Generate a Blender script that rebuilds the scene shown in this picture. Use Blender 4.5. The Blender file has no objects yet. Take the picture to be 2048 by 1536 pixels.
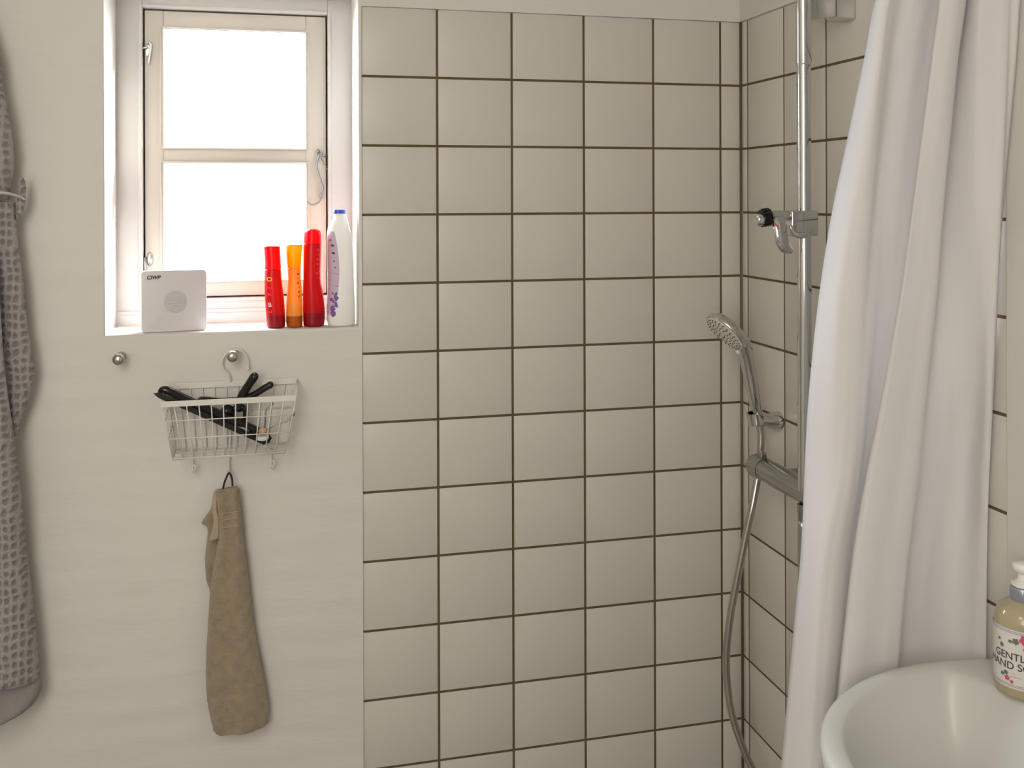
import bpy, bmesh, math, random
from mathutils import Vector, Matrix
random.seed(7)
C = bpy.context.scene.collection
PI = math.pi

# ---------------------------------------------------------------- camera model (2048 x 1536)
FPX = 2007.19
CAM = Vector((-1.04389, -2.06362, 1.55635))
YAW, ROLL = 0.24338, -0.00311
CY = 397.33
_f = Vector((math.sin(YAW), math.cos(YAW), 0))
_r0 = Vector((math.cos(YAW), -math.sin(YAW), 0))
_u0 = _r0.cross(_f)
_r = math.cos(ROLL) * _r0 + math.sin(ROLL) * _u0
_u = -math.sin(ROLL) * _r0 + math.cos(ROLL) * _u0

def at(px, py, X=None, Y=None, Z=None):
    """point of the place seen at a photo pixel, on the plane X=, Y= or Z="""
    d = _f + _r * ((px - 1024) / FPX) - _u * ((py - CY) / FPX)
    if Y is not None: t = (Y - CAM.y) / d.y
    elif X is not None: t = (X - CAM.x) / d.x
    else: t = (Z - CAM.z) / d.z
    return CAM + d * t

# ---------------------------------------------------------------- materials
def srgb(r, g, b):
    return tuple(((c / 255) / 12.92 if c / 255 <= .04045 else ((c / 255 + .055) / 1.055) ** 2.4) for c in (r, g, b)) + (1,)

def mat(name, col, rough=.6, metal=0, noise=0, nscale=8, bump=0, bscale=60, bdist=.002, spec=.5, coat=0, trans=0, sss=0, sheen=0, alpha=1):
    m = bpy.data.materials.new(name); m.use_nodes = True
    nt = m.node_tree; N = nt.nodes; L = nt.links
    p = N['Principled BSDF']
    p.inputs['Base Color'].default_value = col
    p.inputs['Roughness'].default_value = rough
    p.inputs['Metallic'].default_value = metal
    p.inputs['Specular IOR Level'].default_value = spec
    p.inputs['Coat Weight'].default_value = coat
    p.inputs['Transmission Weight'].default_value = trans
    p.inputs['Sheen Weight'].default_value = sheen
    if sss:
        p.inputs['Subsurface Weight'].default_value = sss
        p.inputs['Subsurface Radius'].default_value = (.02, .015, .012)
        p.inputs['Subsurface Scale'].default_value = .3
    tc = N.new('ShaderNodeTexCoord')
    if noise:
        n = N.new('ShaderNodeTexNoise'); n.inputs['Scale'].default_value = nscale; n.inputs['Detail'].default_value = 4
        L.new(tc.outputs['Object'], n.inputs['Vector'])
        mx = N.new('ShaderNodeMix'); mx.data_type = 'RGBA'
        mx.inputs[6].default_value = tuple(c * (1 - noise) for c in col[:3]) + (1,)
        mx.inputs[7].default_value = tuple(min(1, c * (1 + noise)) for c in col[:3]) + (1,)
        L.new(n.outputs['Fac'], mx.inputs[0]); L.new(mx.outputs[2], p.inputs['Base Color'])
    if bump:
        n = N.new('ShaderNodeTexNoise'); n.inputs['Scale'].default_value = bscale; n.inputs['Detail'].default_value = 3
        L.new(tc.outputs['Object'], n.inputs['Vector'])
        b = N.new('ShaderNodeBump'); b.inputs['Strength'].default_value = bump; b.inputs['Distance'].default_value = bdist
        L.new(n.outputs['Fac'], b.inputs['Height']); L.new(b.outputs['Normal'], p.inputs['Normal'])
    return m

def plaster_mat():
    m = bpy.data.materials.new('painted_plaster'); m.use_nodes = True
    nt = m.node_tree; N = nt.nodes; L = nt.links; p = N['Principled BSDF']
    p.inputs['Roughness'].default_value = .75
    tc = N.new('ShaderNodeTexCoord')
    n = N.new('ShaderNodeTexNoise'); n.inputs['Scale'].default_value = 3; n.inputs['Detail'].default_value = 5
    L.new(tc.outputs['Object'], n.inputs['Vector'])
    mx = N.new('ShaderNodeMix'); mx.data_type = 'RGBA'
    mx.inputs[6].default_value = (.66, .635, .58, 1); mx.inputs[7].default_value = (.75, .725, .675, 1)
    L.new(n.outputs['Fac'], mx.inputs[0]); L.new(mx.outputs[2], p.inputs['Base Color'])
    # brushed-over brick courses: low horizontal ridges plus lumps
    w = N.new('ShaderNodeTexWave'); w.bands_direction = 'Z'; w.wave_profile = 'SIN'
    w.inputs['Scale'].default_value = 5.2; w.inputs['Distortion'].default_value = 2.2
    w.inputs['Detail'].default_value = 2; w.inputs['Detail Scale'].default_value = .8
    L.new(tc.outputs['Object'], w.inputs['Vector'])
    n2 = N.new('ShaderNodeTexNoise'); n2.inputs['Scale'].default_value = 14; n2.inputs['Detail'].default_value = 4
    mp = N.new('ShaderNodeMapping'); mp.inputs['Scale'].default_value = (.5, 1, 1.4)
    L.new(tc.outputs['Object'], mp.inputs[0]); L.new(mp.outputs[0], n2.inputs['Vector'])
    ad = N.new('ShaderNodeMath'); ad.operation = 'MULTIPLY_ADD'
    L.new(w.outputs['Fac'], ad.inputs[0]); ad.inputs[1].default_value = .3; L.new(n2.outputs['Fac'], ad.inputs[2])
    b = N.new('ShaderNodeBump'); b.inputs['Strength'].default_value = .5; b.inputs['Distance'].default_value = .0055
    L.new(ad.outputs[0], b.inputs['Height']); L.new(b.outputs['Normal'], p.inputs['Normal'])
    return m

def cloth_translucent(name, col, tr=.35, bump=.2, bscale=350):
    m = bpy.data.materials.new(name); m.use_nodes = True
    nt = m.node_tree; N = nt.nodes; L = nt.links
    N.remove(N['Principled BSDF']); out = N['Material Output']
    d = N.new('ShaderNodeBsdfDiffuse'); d.inputs[0].default_value = col
    t = N.new('ShaderNodeBsdfTranslucent'); t.inputs[0].default_value = col
    mx = N.new('ShaderNodeMixShader'); mx.inputs[0].default_value = tr
    L.new(d.outputs[0], mx.inputs[1]); L.new(t.outputs[0], mx.inputs[2]); L.new(mx.outputs[0], out.inputs[0])
    tc = N.new('ShaderNodeTexCoord'); n = N.new('ShaderNodeTexNoise'); n.inputs['Scale'].default_value = bscale
    L.new(tc.outputs['Object'], n.inputs['Vector'])
    b = N.new('ShaderNodeBump'); b.inputs['Strength'].default_value = bump; b.inputs['Distance'].default_value = .001
    L.new(n.outputs['Fac'], b.inputs['Height']); L.new(b.outputs[0], d.inputs['Normal'])
    return m

def plastic_translucent(name, col, tr=.5, rough=.25):
    m = bpy.data.materials.new(name); m.use_nodes = True
    nt = m.node_tree; N = nt.nodes; L = nt.links
    out = N['Material Output']; p = N['Principled BSDF']
    p.inputs['Base Color'].default_value = col; p.inputs['Roughness'].default_value = rough
    tc = N.new('ShaderNodeTexCoord'); n = N.new('ShaderNodeTexNoise'); n.inputs['Scale'].default_value = 20
    L.new(tc.outputs['Object'], n.inputs['Vector'])
    mr = N.new('ShaderNodeMapRange'); mr.inputs[3].default_value = rough * .8; mr.inputs[4].default_value = rough * 1.2
    L.new(n.outputs['Fac'], mr.inputs[0]); L.new(mr.outputs[0], p.inputs['Roughness'])
    t = N.new('ShaderNodeBsdfTranslucent'); t.inputs[0].default_value = col
    mx = N.new('ShaderNodeMixShader'); mx.inputs[0].default_value = tr
    L.new(p.outputs[0], mx.inputs[1]); L.new(t.outputs[0], mx.inputs[2]); L.new(mx.outputs[0], out.inputs[0])
    return m

def glass_mat():
    m = bpy.data.materials.new('window_glass'); m.use_nodes = True
    nt = m.node_tree; N = nt.nodes; L = nt.links
    N.remove(N['Principled BSDF']); out = N['Material Output']
    t = N.new('ShaderNodeBsdfTransparent'); g = N.new('ShaderNodeBsdfGlossy'); g.inputs['Roughness'].default_value = .02
    mx = N.new('ShaderNodeMixShader'); mx.inputs[0].default_value = .05
    L.new(t.outputs[0], mx.inputs[1]); L.new(g.outputs[0], mx.inputs[2]); L.new(mx.outputs[0], out.inputs[0])
    return m

def waffle_mat():
    m = bpy.data.materials.new('waffle_terry'); m.use_nodes = True
    nt = m.node_tree; N = nt.nodes; L = nt.links; p = N['Principled BSDF']
    p.inputs['Roughness'].default_value = .95; p.inputs['Sheen Weight'].default_value = .3
    tc = N.new('ShaderNodeTexCoord')
    def sine(axis, period):
        sx = N.new('ShaderNodeSeparateXYZ')
        dn = N.new('ShaderNodeTexNoise'); dn.inputs['Scale'].default_value = 22
        L.new(tc.outputs['Object'], dn.inputs['Vector'])
        L.new(tc.outputs['Object'], sx.inputs[0])
        a = N.new('ShaderNodeMath'); a.operation = 'MULTIPLY_ADD'; a.inputs[1].default_value = 2 * PI / period
        L.new(sx.outputs[axis], a.inputs[0])
        k = N.new('ShaderNodeMath'); k.operation = 'MULTIPLY'; k.inputs[1].default_value = 9; L.new(dn.outputs['Fac'], k.inputs[0])
        L.new(k.outputs[0], a.inputs[2])
        s = N.new('ShaderNodeMath'); s.operation = 'SINE'; L.new(a.outputs[0], s.inputs[0])
        mr = N.new('ShaderNodeMapRange'); mr.inputs[1].default_value = -1; mr.inputs[2].default_value = 1
        L.new(s.outputs[0], mr.inputs[0]); return mr.outputs[0]
    a, b = sine(0, .0125), sine(2, .0165)
    mu = N.new('ShaderNodeMath'); mu.operation = 'MULTIPLY'; L.new(a, mu.inputs[0]); L.new(b, mu.inputs[1])
    n = N.new('ShaderNodeTexNoise'); n.inputs['Scale'].default_value = 200; L.new(tc.outputs['Object'], n.inputs['Vector'])
    mn = N.new('ShaderNodeMath'); mn.operation = 'MULTIPLY_ADD'; mn.inputs[1].default_value = .8
    L.new(n.outputs['Fac'], mn.inputs[0]); L.new(mu.outputs[0], mn.inputs[2])
    cr = N.new('ShaderNodeValToRGB'); cr.color_ramp.elements[0].position = .25; cr.color_ramp.elements[1].position = .95
    cr.color_ramp.elements[0].color = (.38, .355, .345, 1); cr.color_ramp.elements[1].color = (.22, .20, .19, 1)
    L.new(mn.outputs[0], cr.inputs[0]); L.new(cr.outputs[0], p.inputs['Base Color'])
    bp = N.new('ShaderNodeBump'); bp.invert = True; bp.inputs['Strength'].default_value = .9; bp.inputs['Distance'].default_value = .004
    L.new(mn.outputs[0], bp.inputs['Height']); L.new(bp.outputs[0], p.inputs['Normal'])
    return m

def perforated_mat():
    """white glazed plate with many dark nozzle dots (object space)"""
    m = mat('nozzle_plate', srgb(226, 220, 208), .5)
    return m

M = {
 'plaster': plaster_mat(),
 'tile': mat('glazed_tile', (.64, .612, .55, 1), .34, noise=.05, nscale=4, bump=.25, bscale=30, bdist=.0012, spec=.35),
 'grout': mat('brown_grout', (.125, .085, .042, 1), .9, noise=.3, nscale=25),
 'white_paint': mat('window_paint', (.66, .61, .535, 1), .4, noise=.03, nscale=6, bump=.15, bscale=40, bdist=.001),
 'frame_paint': mat('frame_paint', (.70, .675, .66, 1), .42, noise=.03, nscale=6, bump=.15, bscale=40, bdist=.001),
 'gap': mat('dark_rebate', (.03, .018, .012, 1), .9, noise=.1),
 'glass': glass_mat(),
 'chrome': mat('chrome', (.66, .66, .65, 1), .08, 1, bump=.02, bscale=8, bdist=.001),
 'satin': mat('satin_chrome', (.42, .42, .405, 1), .22, 1, bump=.02, bscale=8, bdist=.001),
 'steel': mat('brushed_steel', (.56, .53, .48, 1), .22, 1, bump=.05, bscale=200, bdist=.0004),
 'zinc': mat('zinc_fitting', (.62, .62, .62, 1), .28, 1, bump=.15, bscale=150, bdist=.0008),
 'darkzinc': mat('dull_zinc', (.34, .35, .36, 1), .32, 1, bump=.15, bscale=150, bdist=.0008),
 'hose': mat('metal_hose', (.50, .48, .45, 1), .24, 1, bump=.05, bscale=100),
 'black': mat('black_plastic', (.005, .005, .006, 1), .2, noise=.2, nscale=30),
 'blackgrip': mat('black_rubber', (.006, .005, .006, 1), .3, noise=.2, nscale=30),
 'wire': mat('white_coated_wire', (.74, .72, .66, 1), .35, noise=.06, nscale=40),
 'towel': mat('beige_terry', (.36, .285, .19, 1), .97, noise=.34, nscale=60, bump=1, bscale=420, bdist=.003, sheen=.3),
 'band': mat('beige_terry_band', (.43, .345, .24, 1), .95, noise=.1, nscale=60, bump=.5, bscale=500, bdist=.001),
 'loop': mat('black_tape', (.02, .017, .015, 1), .8, noise=.2, nscale=90),
 'waffle': waffle_mat(),
 'piping': mat('pale_piping', (.52, .48, .46, 1), .8, noise=.1, nscale=80),
 'curtain': cloth_translucent('curtain_cloth', (.90, .88, .87, 1), .38),
 'porcelain': mat('porcelain', (.60, .595, .56, 1), .34, noise=.01, nscale=2),
 'whiteplastic': mat('white_plastic', (.70, .67, .68, 1), .45, noise=.02, nscale=12),
 'grey': mat('grey_dots', (.20, .19, .18, 1), .7, noise=.05),
 'red': plastic_translucent('red_plastic', (.62, .006, .012, 1), .5),
 'redcap': plastic_translucent('red_cap', (.90, .004, .02, 1), .62),
 'orange': plastic_translucent('orange_plastic', (.86, .43, .09, 1), .5),
 'orangecap': plastic_translucent('orange_cap', (1.0, .46, .0, 1), .68),
 'orangedark': plastic_translucent('orange_base', (.65, .16, .01, 1), .45),
 'redbase': plastic_translucent('red_base', (.42, .004, .015, 1), .4),
 'lotion': plastic_translucent('lotion_white', (.84, .82, .77, 1), .3, .35),
 'blue': mat('blue_cap', (.03, .09, .55, 1), .3, noise=.05),
 'lilac': mat('lilac_label', (.60, .48, .60, 1), .5, noise=.05, nscale=60),
 'purple': mat('purple_print', (.22, .10, .36, 1), .6, noise=.1),
 'ink': mat('dark_ink', (.03, .025, .03, 1), .6, noise=.1),
 'pinkink': mat('pink_print', (.95, .10, .22, 1), .5, noise=.05),
 'whiteink': mat('white_print', (.95, .75, .80, 1), .5, noise=.05),
 'yellowink': mat('yellow_print', (.95, .70, .10, 1), .5, noise=.05),
 'soap': mat('yellow_soap', (.42, .355, .225, 1), .12, noise=.06, nscale=10, sss=.3),
 'pump': mat('pump_white', (.80, .78, .72, 1), .35, noise=.02),
 'collar': mat('pump_collar', (.34, .37, .42, 1), .3, .4, noise=.1, nscale=60),
 'paper': mat('paper_label', (.68, .65, .60, 1), .55, noise=.03, nscale=30),
 'rose': mat('rose_print', (.60, .08, .18, 1), .6, noise=.25, nscale=300),
 'leaf': mat('leaf_print', (.16, .17, .11, 1), .6, noise=.2, nscale=300),
 'label_ink': mat('label_ink', (.06, .065, .06, 1), .6, noise=.1),
 'line': mat('label_line', (.35, .27, .38, 1), .6, noise=.1),
 'nozzle': perforated_mat(),
 'red_mark': mat('red_mark', (.65, .05, .03, 1), .4, noise=.05),
 'bead': mat('tan_bead', (.52, .36, .20, 1), .45, noise=.15, nscale=60),
 'silicone': mat('brown_silicone', (.13, .09, .05, 1), .5, noise=.15, nscale=30),
 'floor': mat('floor_tile', (.35, .33, .30, 1), .4, noise=.1, nscale=5, bump=.1, bscale=10),
 'ceiling': mat('ceiling_paint', (.72, .70, .66, 1), .8, noise=.02, bump=.1, bscale=30),
}

# ---------------------------------------------------------------- mesh helpers
def obj(name, bm, m, parent=None, smooth=True, auto=None):
    me = bpy.data.meshes.new(name)
    bmesh.ops.recalc_face_normals(bm, faces=bm.faces[:])
    if smooth:
        for f in bm.faces: f.smooth = True
    bm.to_mesh(me); bm.free()
    for mm in (m if isinstance(m, (list, tuple)) else [m]): me.materials.append(mm)
    o = bpy.data.objects.new(name, me); C.objects.link(o)
    if smooth and auto is not None:
        me.set_sharp_from_angle(angle=auto)
    if parent: o.parent = parent; o.matrix_parent_inverse = parent.matrix_world.inverted()
    return o

def empty(name, loc=(0, 0, 0)):
    o = bpy.data.objects.new(name, None); C.objects.link(o); o.location = loc
    o.empty_display_size = .02
    bpy.context.view_layer.update()
    return o

def tag(o, label=None, cat=None, group=None, kind=None):
    if label: o['label'] = label
    if cat: o['category'] = cat
    if group: o['group'] = group
    if kind: o['kind'] = kind
    return o

def box(bm, x0, x1, y0, y1, z0, z1, bev=0, seg=2, mi=0):
    r = bmesh.ops.create_cube(bm, size=1)
    vs = r['verts']
    for v in vs:
        v.co = Vector((x0 + (v.co.x + .5) * (x1 - x0), y0 + (v.co.y + .5) * (y1 - y0), z0 + (v.co.z + .5) * (z1 - z0)))
    fs = set(f for v in vs for f in v.link_faces)
    for f in fs: f.material_index = mi
    if bev:
        es = list(set(e for v in vs for e in v.link_edges))
        bmesh.ops.bevel(bm, geom=es, offset=bev, segments=seg, profile=.5, affect='EDGES')
    return vs

def catmull(pts, n=8):
    P = [Vector(p) for p in pts]
    if len(P) < 3: return P
    out = []
    for i in range(len(P) - 1):
        p0 = P[i - 1] if i else P[0] * 2 - P[1]
        p1, p2 = P[i], P[i + 1]
        p3 = P[i + 2] if i + 2 < len(P) else P[-1] * 2 - P[-2]
        for k in range(n):
            t = k / n
            out.append(.5 * ((2 * p1) + (-p0 + p2) * t + (2 * p0 - 5 * p1 + 4 * p2 - p3) * t * t + (-p0 + 3 * p1 - 3 * p2 + p3) * t ** 3))
    out.append(P[-1]); return out

def tube(bm, pts, r, seg=10, n=0, radii=None, flat=1.0, flatdir=None, mi=0, closed=False):
    """sweep a circle (or a flattened oval) along pts"""
    if n:
        if radii:
            rr = catmull([(a, 0, 0) for a in radii], n); radii = [q.x for q in rr]
        pts = catmull(pts, n)
    P = [Vector(p) for p in pts]
    rings = []
    prev = None
    m = len(P)
    for i in range(m):
        if closed: t = (P[(i + 1) % m] - P[i - 1]).normalized()
        else: t = (P[min(i + 1, m - 1)] - P[max(i - 1, 0)]).normalized()
        if flatdir is not None: a = Vector(flatdir) - t * t.dot(Vector(flatdir))
        elif prev is None:
            a = Vector((0, 0, 1)) if abs(t.z) < .9 else Vector((1, 0, 0)); a = a - t * t.dot(a)
        else: a = prev - t * t.dot(prev)
        a.normalize(); prev = a; b = t.cross(a)
        R = radii[i] if radii else r
        rings.append([bm.verts.new(P[i] + a * (R * flat * math.cos(2 * PI * k / seg)) + b * (R * math.sin(2 * PI * k / seg))) for k in range(seg)])
    rng = range(m) if closed else range(m - 1)
    for i in rng:
        A, B = rings[i], rings[(i + 1) % m]
        for k in range(seg):
            f = bm.faces.new((A[k], A[(k + 1) % seg], B[(k + 1) % seg], B[k])); f.material_index = mi
    if not closed:
        bm.faces.new(rings[0][::-1]).material_index = mi; bm.faces.new(rings[-1]).material_index = mi
    return rings

def lathe(bm, prof, org, axis=(0, 0, 1), seg=32, mi=0, sx=1, sy=1, cap=True):
    """prof: list of (radius, height) along axis"""
    ax = Vector(axis).normalized()
    a = Vector((1, 0, 0)) if abs(ax.x) < .9 else Vector((0, 1, 0))
    a = (a - ax * ax.dot(a)).normalized(); b = ax.cross(a)
    org = Vector(org); rings = []
    for r, h in prof:
        if r < 1e-6: rings.append([bm.verts.new(org + ax * h)])
        else: rings.append([bm.verts.new(org + ax * h + a * (r * sx * math.cos(2 * PI * k / seg)) + b * (r * sy * math.sin(2 * PI * k / seg))) for k in range(seg)])
    for A, B in zip(rings, rings[1:]):
        for k in range(seg):
            if len(A) == 1 and len(B) == 1: continue
            if len(A) == 1: f = bm.faces.new((A[0], B[(k + 1) % seg], B[k]))
            elif len(B) == 1: f = bm.faces.new((A[k], A[(k + 1) % seg], B[0]))
            else: f = bm.faces.new((A[k], A[(k + 1) % seg], B[(k + 1) % seg], B[k]))
            f.material_index = mi
    if cap:
        for R in (rings[0], rings[-1]):
            if len(R) > 2:
                f = bm.faces.new(R); f.material_index = mi
    return rings

def loft(bm, sections, seg=32, p=2.4, mi=0, capends=True):
    """sections: (cx, cy, cz, hx, hy) superelliptic rings stacked in z"""
    rings = []
    for cx, cy, cz, hx, hy in sections:
        R = []
        for k in range(seg):
            t = 2 * PI * k / seg; c, s = math.cos(t), math.sin(t)
            R.append(bm.verts.new((cx + hx * math.copysign(abs(c) ** (2 / p), c), cy + hy * math.copysign(abs(s) ** (2 / p), s), cz)))
        rings.append(R)
    for A, B in zip(rings, rings[1:]):
        for k in range(seg):
            bm.faces.new((A[k], A[(k + 1) % seg], B[(k + 1) % seg], B[k])).material_index = mi
    if capends:
        bm.faces.new(rings[0][::-1]).material_index = mi; bm.faces.new(rings[-1]).material_index = mi
    return rings

def text_bm(s, size, depth=.0003, font_shear=0, subdiv=0, align='LEFT', bold=.0):
    cu = bpy.data.curves.new('t', 'FONT'); cu.body = s; cu.size = size; cu.extrude = depth; cu.shear = font_shear; cu.offset = bold
    cu.align_x = align
    o = bpy.data.objects.new('t', cu); C.objects.link(o)
    bpy.context.view_layer.update()
    me = bpy.data.meshes.new_from_object(o.evaluated_get(bpy.context.evaluated_depsgraph_get()))
    bm = bmesh.new(); bm.from_mesh(me)
    bpy.data.objects.remove(o); bpy.data.curves.remove(cu); bpy.data.meshes.remove(me)
    for _ in range(subdiv):
        bmesh.ops.subdivide_edges(bm, edges=[e for e in bm.edges if e.calc_length() > size * .12], cuts=1)
    return bm

def wrap(bm, cx, cy, R, ang0, z0, rx=1, rot=0):
    """wrap flat lettering (x right, y up, z out) round a vertical cylinder facing angle ang0"""
    for v in bm.verts:
        x, y, z = v.co
        if rot: x, y = x * math.cos(rot) - y * math.sin(rot), x * math.sin(rot) + y * math.cos(rot)
        th = ang0 + x / R
        v.co = Vector((cx + (R + z) * rx * math.cos(th), cy + (R + z) * math.sin(th), z0 + y))
    return bm

# ================================================================ the room
TOP = 1.95                     # top of the tiling
PZ, PX = .14196, .16
SILL = 1.2955
WX0, WX1 = -1.3385, -.855      # window opening
WTOP = 1.99
RD = .155                      # reveal depth
LW, FW, CEIL = -2.15, -3.05, 2.42

# -- plastered back wall with the window opening, edges rounded by many coats of paint
bm = bmesh.new()
yp = -.005
xe = -.8478
outer = [(LW, 0), (xe, 0), (xe, TOP + .0005), (0, TOP + .0005), (0, CEIL), (LW, CEIL)]
xs = [LW, -1.9, -1.65, WX0, -1.2, -1.0, WX1, xe]
def quad(a, b, c, d):
    return bm.faces.new([bm.verts.new(p) for p in (a, b, c, d)])
for x0, x1, z0, z1 in [(LW, WX0, 0, SILL), (LW, WX0, SILL, WTOP), (LW, WX0, WTOP, CEIL), (WX0, WX1, 0, SILL), (WX0, WX1, WTOP, CEIL),
                       (WX1, xe, 0, SILL), (WX1, xe, SILL, TOP + .0005), (WX1, xe, TOP + .0005, WTOP), (WX1, xe, WTOP, CEIL), (xe, 0.03, TOP + .0005, WTOP), (xe, 0.03, WTOP, CEIL)]:
    quad((x0, yp, z0), (x1, yp, z0), (x1, yp, z1), (x0, yp, z1))
yb = .235
quad((WX0, yp, SILL), (WX0, yp, WTOP), (WX0, yb, WTOP), (WX0, yb, SILL))
quad((WX1, yp, SILL), (WX1, yp, TOP + .0005), (WX1, yb, TOP + .0005), (WX1, yb, SILL))
quad((WX1, yp, TOP + .0005), (WX1, yp, WTOP), (WX1, yb, WTOP), (WX1, yb, TOP + .0005))
quad((WX0, yp, SILL), (WX1, yp, SILL), (WX1, yb, SILL), (WX0, yb, SILL))
quad((WX0, yp, WTOP), (WX1, yp, WTOP), (WX1, yb, WTOP), (WX0, yb, WTOP))
quad((xe, yp, 0), (xe, yp, SILL), (xe, .02, SILL), (xe, .02, 0))
quad((xe, yp, SILL), (xe, yp, TOP + .0005), (xe, .02, TOP + .0005), (xe, .02, SILL))
quad((xe, yp, TOP + .0005), (0.03, yp, TOP + .0005), (0.03, .02, TOP + .0005), (xe, .02, TOP + .0005))
bmesh.ops.remove_doubles(bm, verts=bm.verts[:], dist=1e-5)
def on_open(v):
    return abs(v.co.y - yp) < 1e-6 and WX0 - 1e-4 <= v.co.x <= WX1 + 1e-4 and SILL - 1e-4 <= v.co.z <= WTOP + 1e-4
es = [e for e in bm.edges if all(on_open(v) for v in e.verts) and len(e.link_faces) == 2 and abs(e.link_faces[0].normal.dot(e.link_faces[1].normal)) < .5]
bm.normal_update()
es = [e for e in bm.edges if all(on_open(v) for v in e.verts) and len(e.link_faces) == 2 and abs(e.link_faces[0].normal.dot(e.link_faces[1].normal)) < .5]
bmesh.ops.bevel(bm, geom=es, offset=.0065, segments=4, profile=.5, affect='EDGES')
# fine grid on the big faces so the paint can swell a little
wall_back = tag(obj('wall_back', bm, M['plaster'], auto=.6), kind='structure')

def tile_field(bm, joints, zs, mapper, gw=.0050):
    for a, b in zip(joints, joints[1:]):
        for z0, z1 in zip(zs, zs[1:]):
            if b - a < .012: continue
            vs = box(bm, a + gw / 2, b - gw / 2, -.0006, .004, z0 + gw / 2, z1 - gw / 2, .0007, 2)
    for v in bm.verts: v.co = mapper(v.co)

zs = [max(0, TOP - PZ * k) for k in range(14, -1, -1)]
zs[0] = 0.0; zs[-1] += .0022
# back wall: u runs along X
bm = bmesh.new()
jb = [-(.05135 + PX * k) for k in range(5, -1, -1)]; jb[0] = -.8475 - .0021
tile_field(bm, jb + [-.002], zs, lambda c: c.copy())
tl = obj('tiling', bm, M['tile'], wall_back, auto=.5)
tl['label'] = 'white square glazed tiles'
bm = bmesh.new(); box(bm, -.846, 0.0, .0002, .03, 0, TOP - .001)
obj('grout', bm, M['grout'], wall_back, smooth=False)

# right wall: tiled from the corner forwards, then plaster standing slightly proud
TEND = -(.18975 + PX * 4)
bm = bmesh.new()
box(bm, -.006, .12, FW, TEND - .001, 0, CEIL, .004, 3)
box(bm, -.006, .12, TEND - .03, .03, TOP + .0005, CEIL, .003, 2)
wall_right = tag(obj('wall_right', bm, M['plaster'], auto=.6), kind='structure')
bm = bmesh.new()
jr = [TEND - .0021] + [-(.18975 + PX * k) for k in range(3, -2, -1)] + [-.002]
tile_field(bm, jr, zs, lambda c: Vector((c.y, c.x, c.z)))
tl = obj('tiling', bm, M['tile'], wall_right, auto=.5)
tl['label'] = 'white square glazed tiles'
bm = bmesh.new(); box(bm, .0002, .03, TEND + .003, 0, 0, TOP - .001)
obj('grout', bm, M['grout'], wall_right, smooth=False)
bm = bmesh.new(); tube(bm, [(-.0015, -.0015, 0), (-.0015, -.0015, TOP)], .0038, 8)
obj('silicone_joint', bm, M['silicone'], wall_back)

bm = bmesh.new(); box(bm, LW - .1, LW, FW, .3, 0, CEIL); tag(obj('wall_left', bm, M['plaster'], smooth=False), kind='structure')
bm = bmesh.new(); box(bm, LW - .1, .12, FW - .1, FW, 0, CEIL); tag(obj('wall_front', bm, M['plaster'], smooth=False), kind='structure')
bm = bmesh.new(); box(bm, LW - .1, .12, FW - .1, .35, -.1, 0); tag(obj('floor', bm, M['floor'], smooth=False), kind='structure')
bm = bmesh.new(); box(bm, LW - .1, .12, FW - .1, .35, CEIL, CEIL + .1); tag(obj('ceiling', bm, M['ceiling'], smooth=False), kind='structure')

# ================================================================ window
def P(px, py, Y): return at(px, py, Y=Y)
FY = RD
sx0, sx1 = P(290, 300, FY + .012).x, P(652, 300, FY + .012).x
sz1, sz0 = (P(290, 20, FY + .012).z + P(650, 35, FY + .012).z) / 2, (P(420, 592, FY + .012).z + P(520, 590, FY + .012).z) / 2
def ring(bm, x0, x1, z0, z1, w, y0, y1, bev=.002, wb=None, wt=None):
    wb = w if wb is None else wb; wt = w if wt is None else wt
    box(bm, x0, x0 + w, y0, y1, z0, z1, bev)
    box(bm, x1 - w, x1, y0, y1, z0, z1, bev)
    box(bm, x0 + w, x1 - w, y0, y1, z0, z0 + wb, bev)
    box(bm, x0 + w, x1 - w, y0, y1, z1 - wt, z1, bev)
bm = bmesh.new()
g = .0035
# outer frame: face boards, a small raised bead at the opening, stepped bottom member
X0, X1, Z0, Z1 = WX0 - .004, WX1 + .004, SILL - .004, WTOP + .0005
box(bm, X0, sx0 - g, FY, FY + .07, Z0, Z1, .002)
box(bm, sx1 + g, X1, FY, FY + .07, Z0, Z1, .002)
box(bm, sx0 - g, sx1 + g, FY, FY + .07, sz1 + g, Z1, .002)
box(bm, sx0 - g, sx1 + g, FY, FY + .07, Z0, sz0 - g, .002)
b = .007
box(bm, sx0 - g - b, sx0 - g, FY - .006, FY, sz0 - g - b, sz1 + g + b, .002)
box(bm, sx1 + g, sx1 + g + b, FY - .006, FY, sz0 - g - b, sz1 + g + b, .002)
box(bm, sx0 - g, sx1 + g, FY - .006, FY, sz1 + g, sz1 + g + b, .002)
box(bm, sx0 - g, sx1 + g, FY - .006, FY, sz0 - g - b, sz0 - g, .002)
zl = P(240, 605, FY).z; zl2 = P(240, 623, FY).z
box(bm, X0, X1, FY - .005, FY, Z0, zl2, .0015)
box(bm, X0, X1, FY - .010, FY, Z0, SILL + .022, .003)
window = tag(obj('window_1', bm, M['frame_paint'], auto=.6), kind='structure')
# dark rebate behind the gap
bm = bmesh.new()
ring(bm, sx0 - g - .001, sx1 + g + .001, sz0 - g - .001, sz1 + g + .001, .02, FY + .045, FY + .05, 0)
obj('rebate', bm, M['gap'], window, smooth=False)
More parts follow.
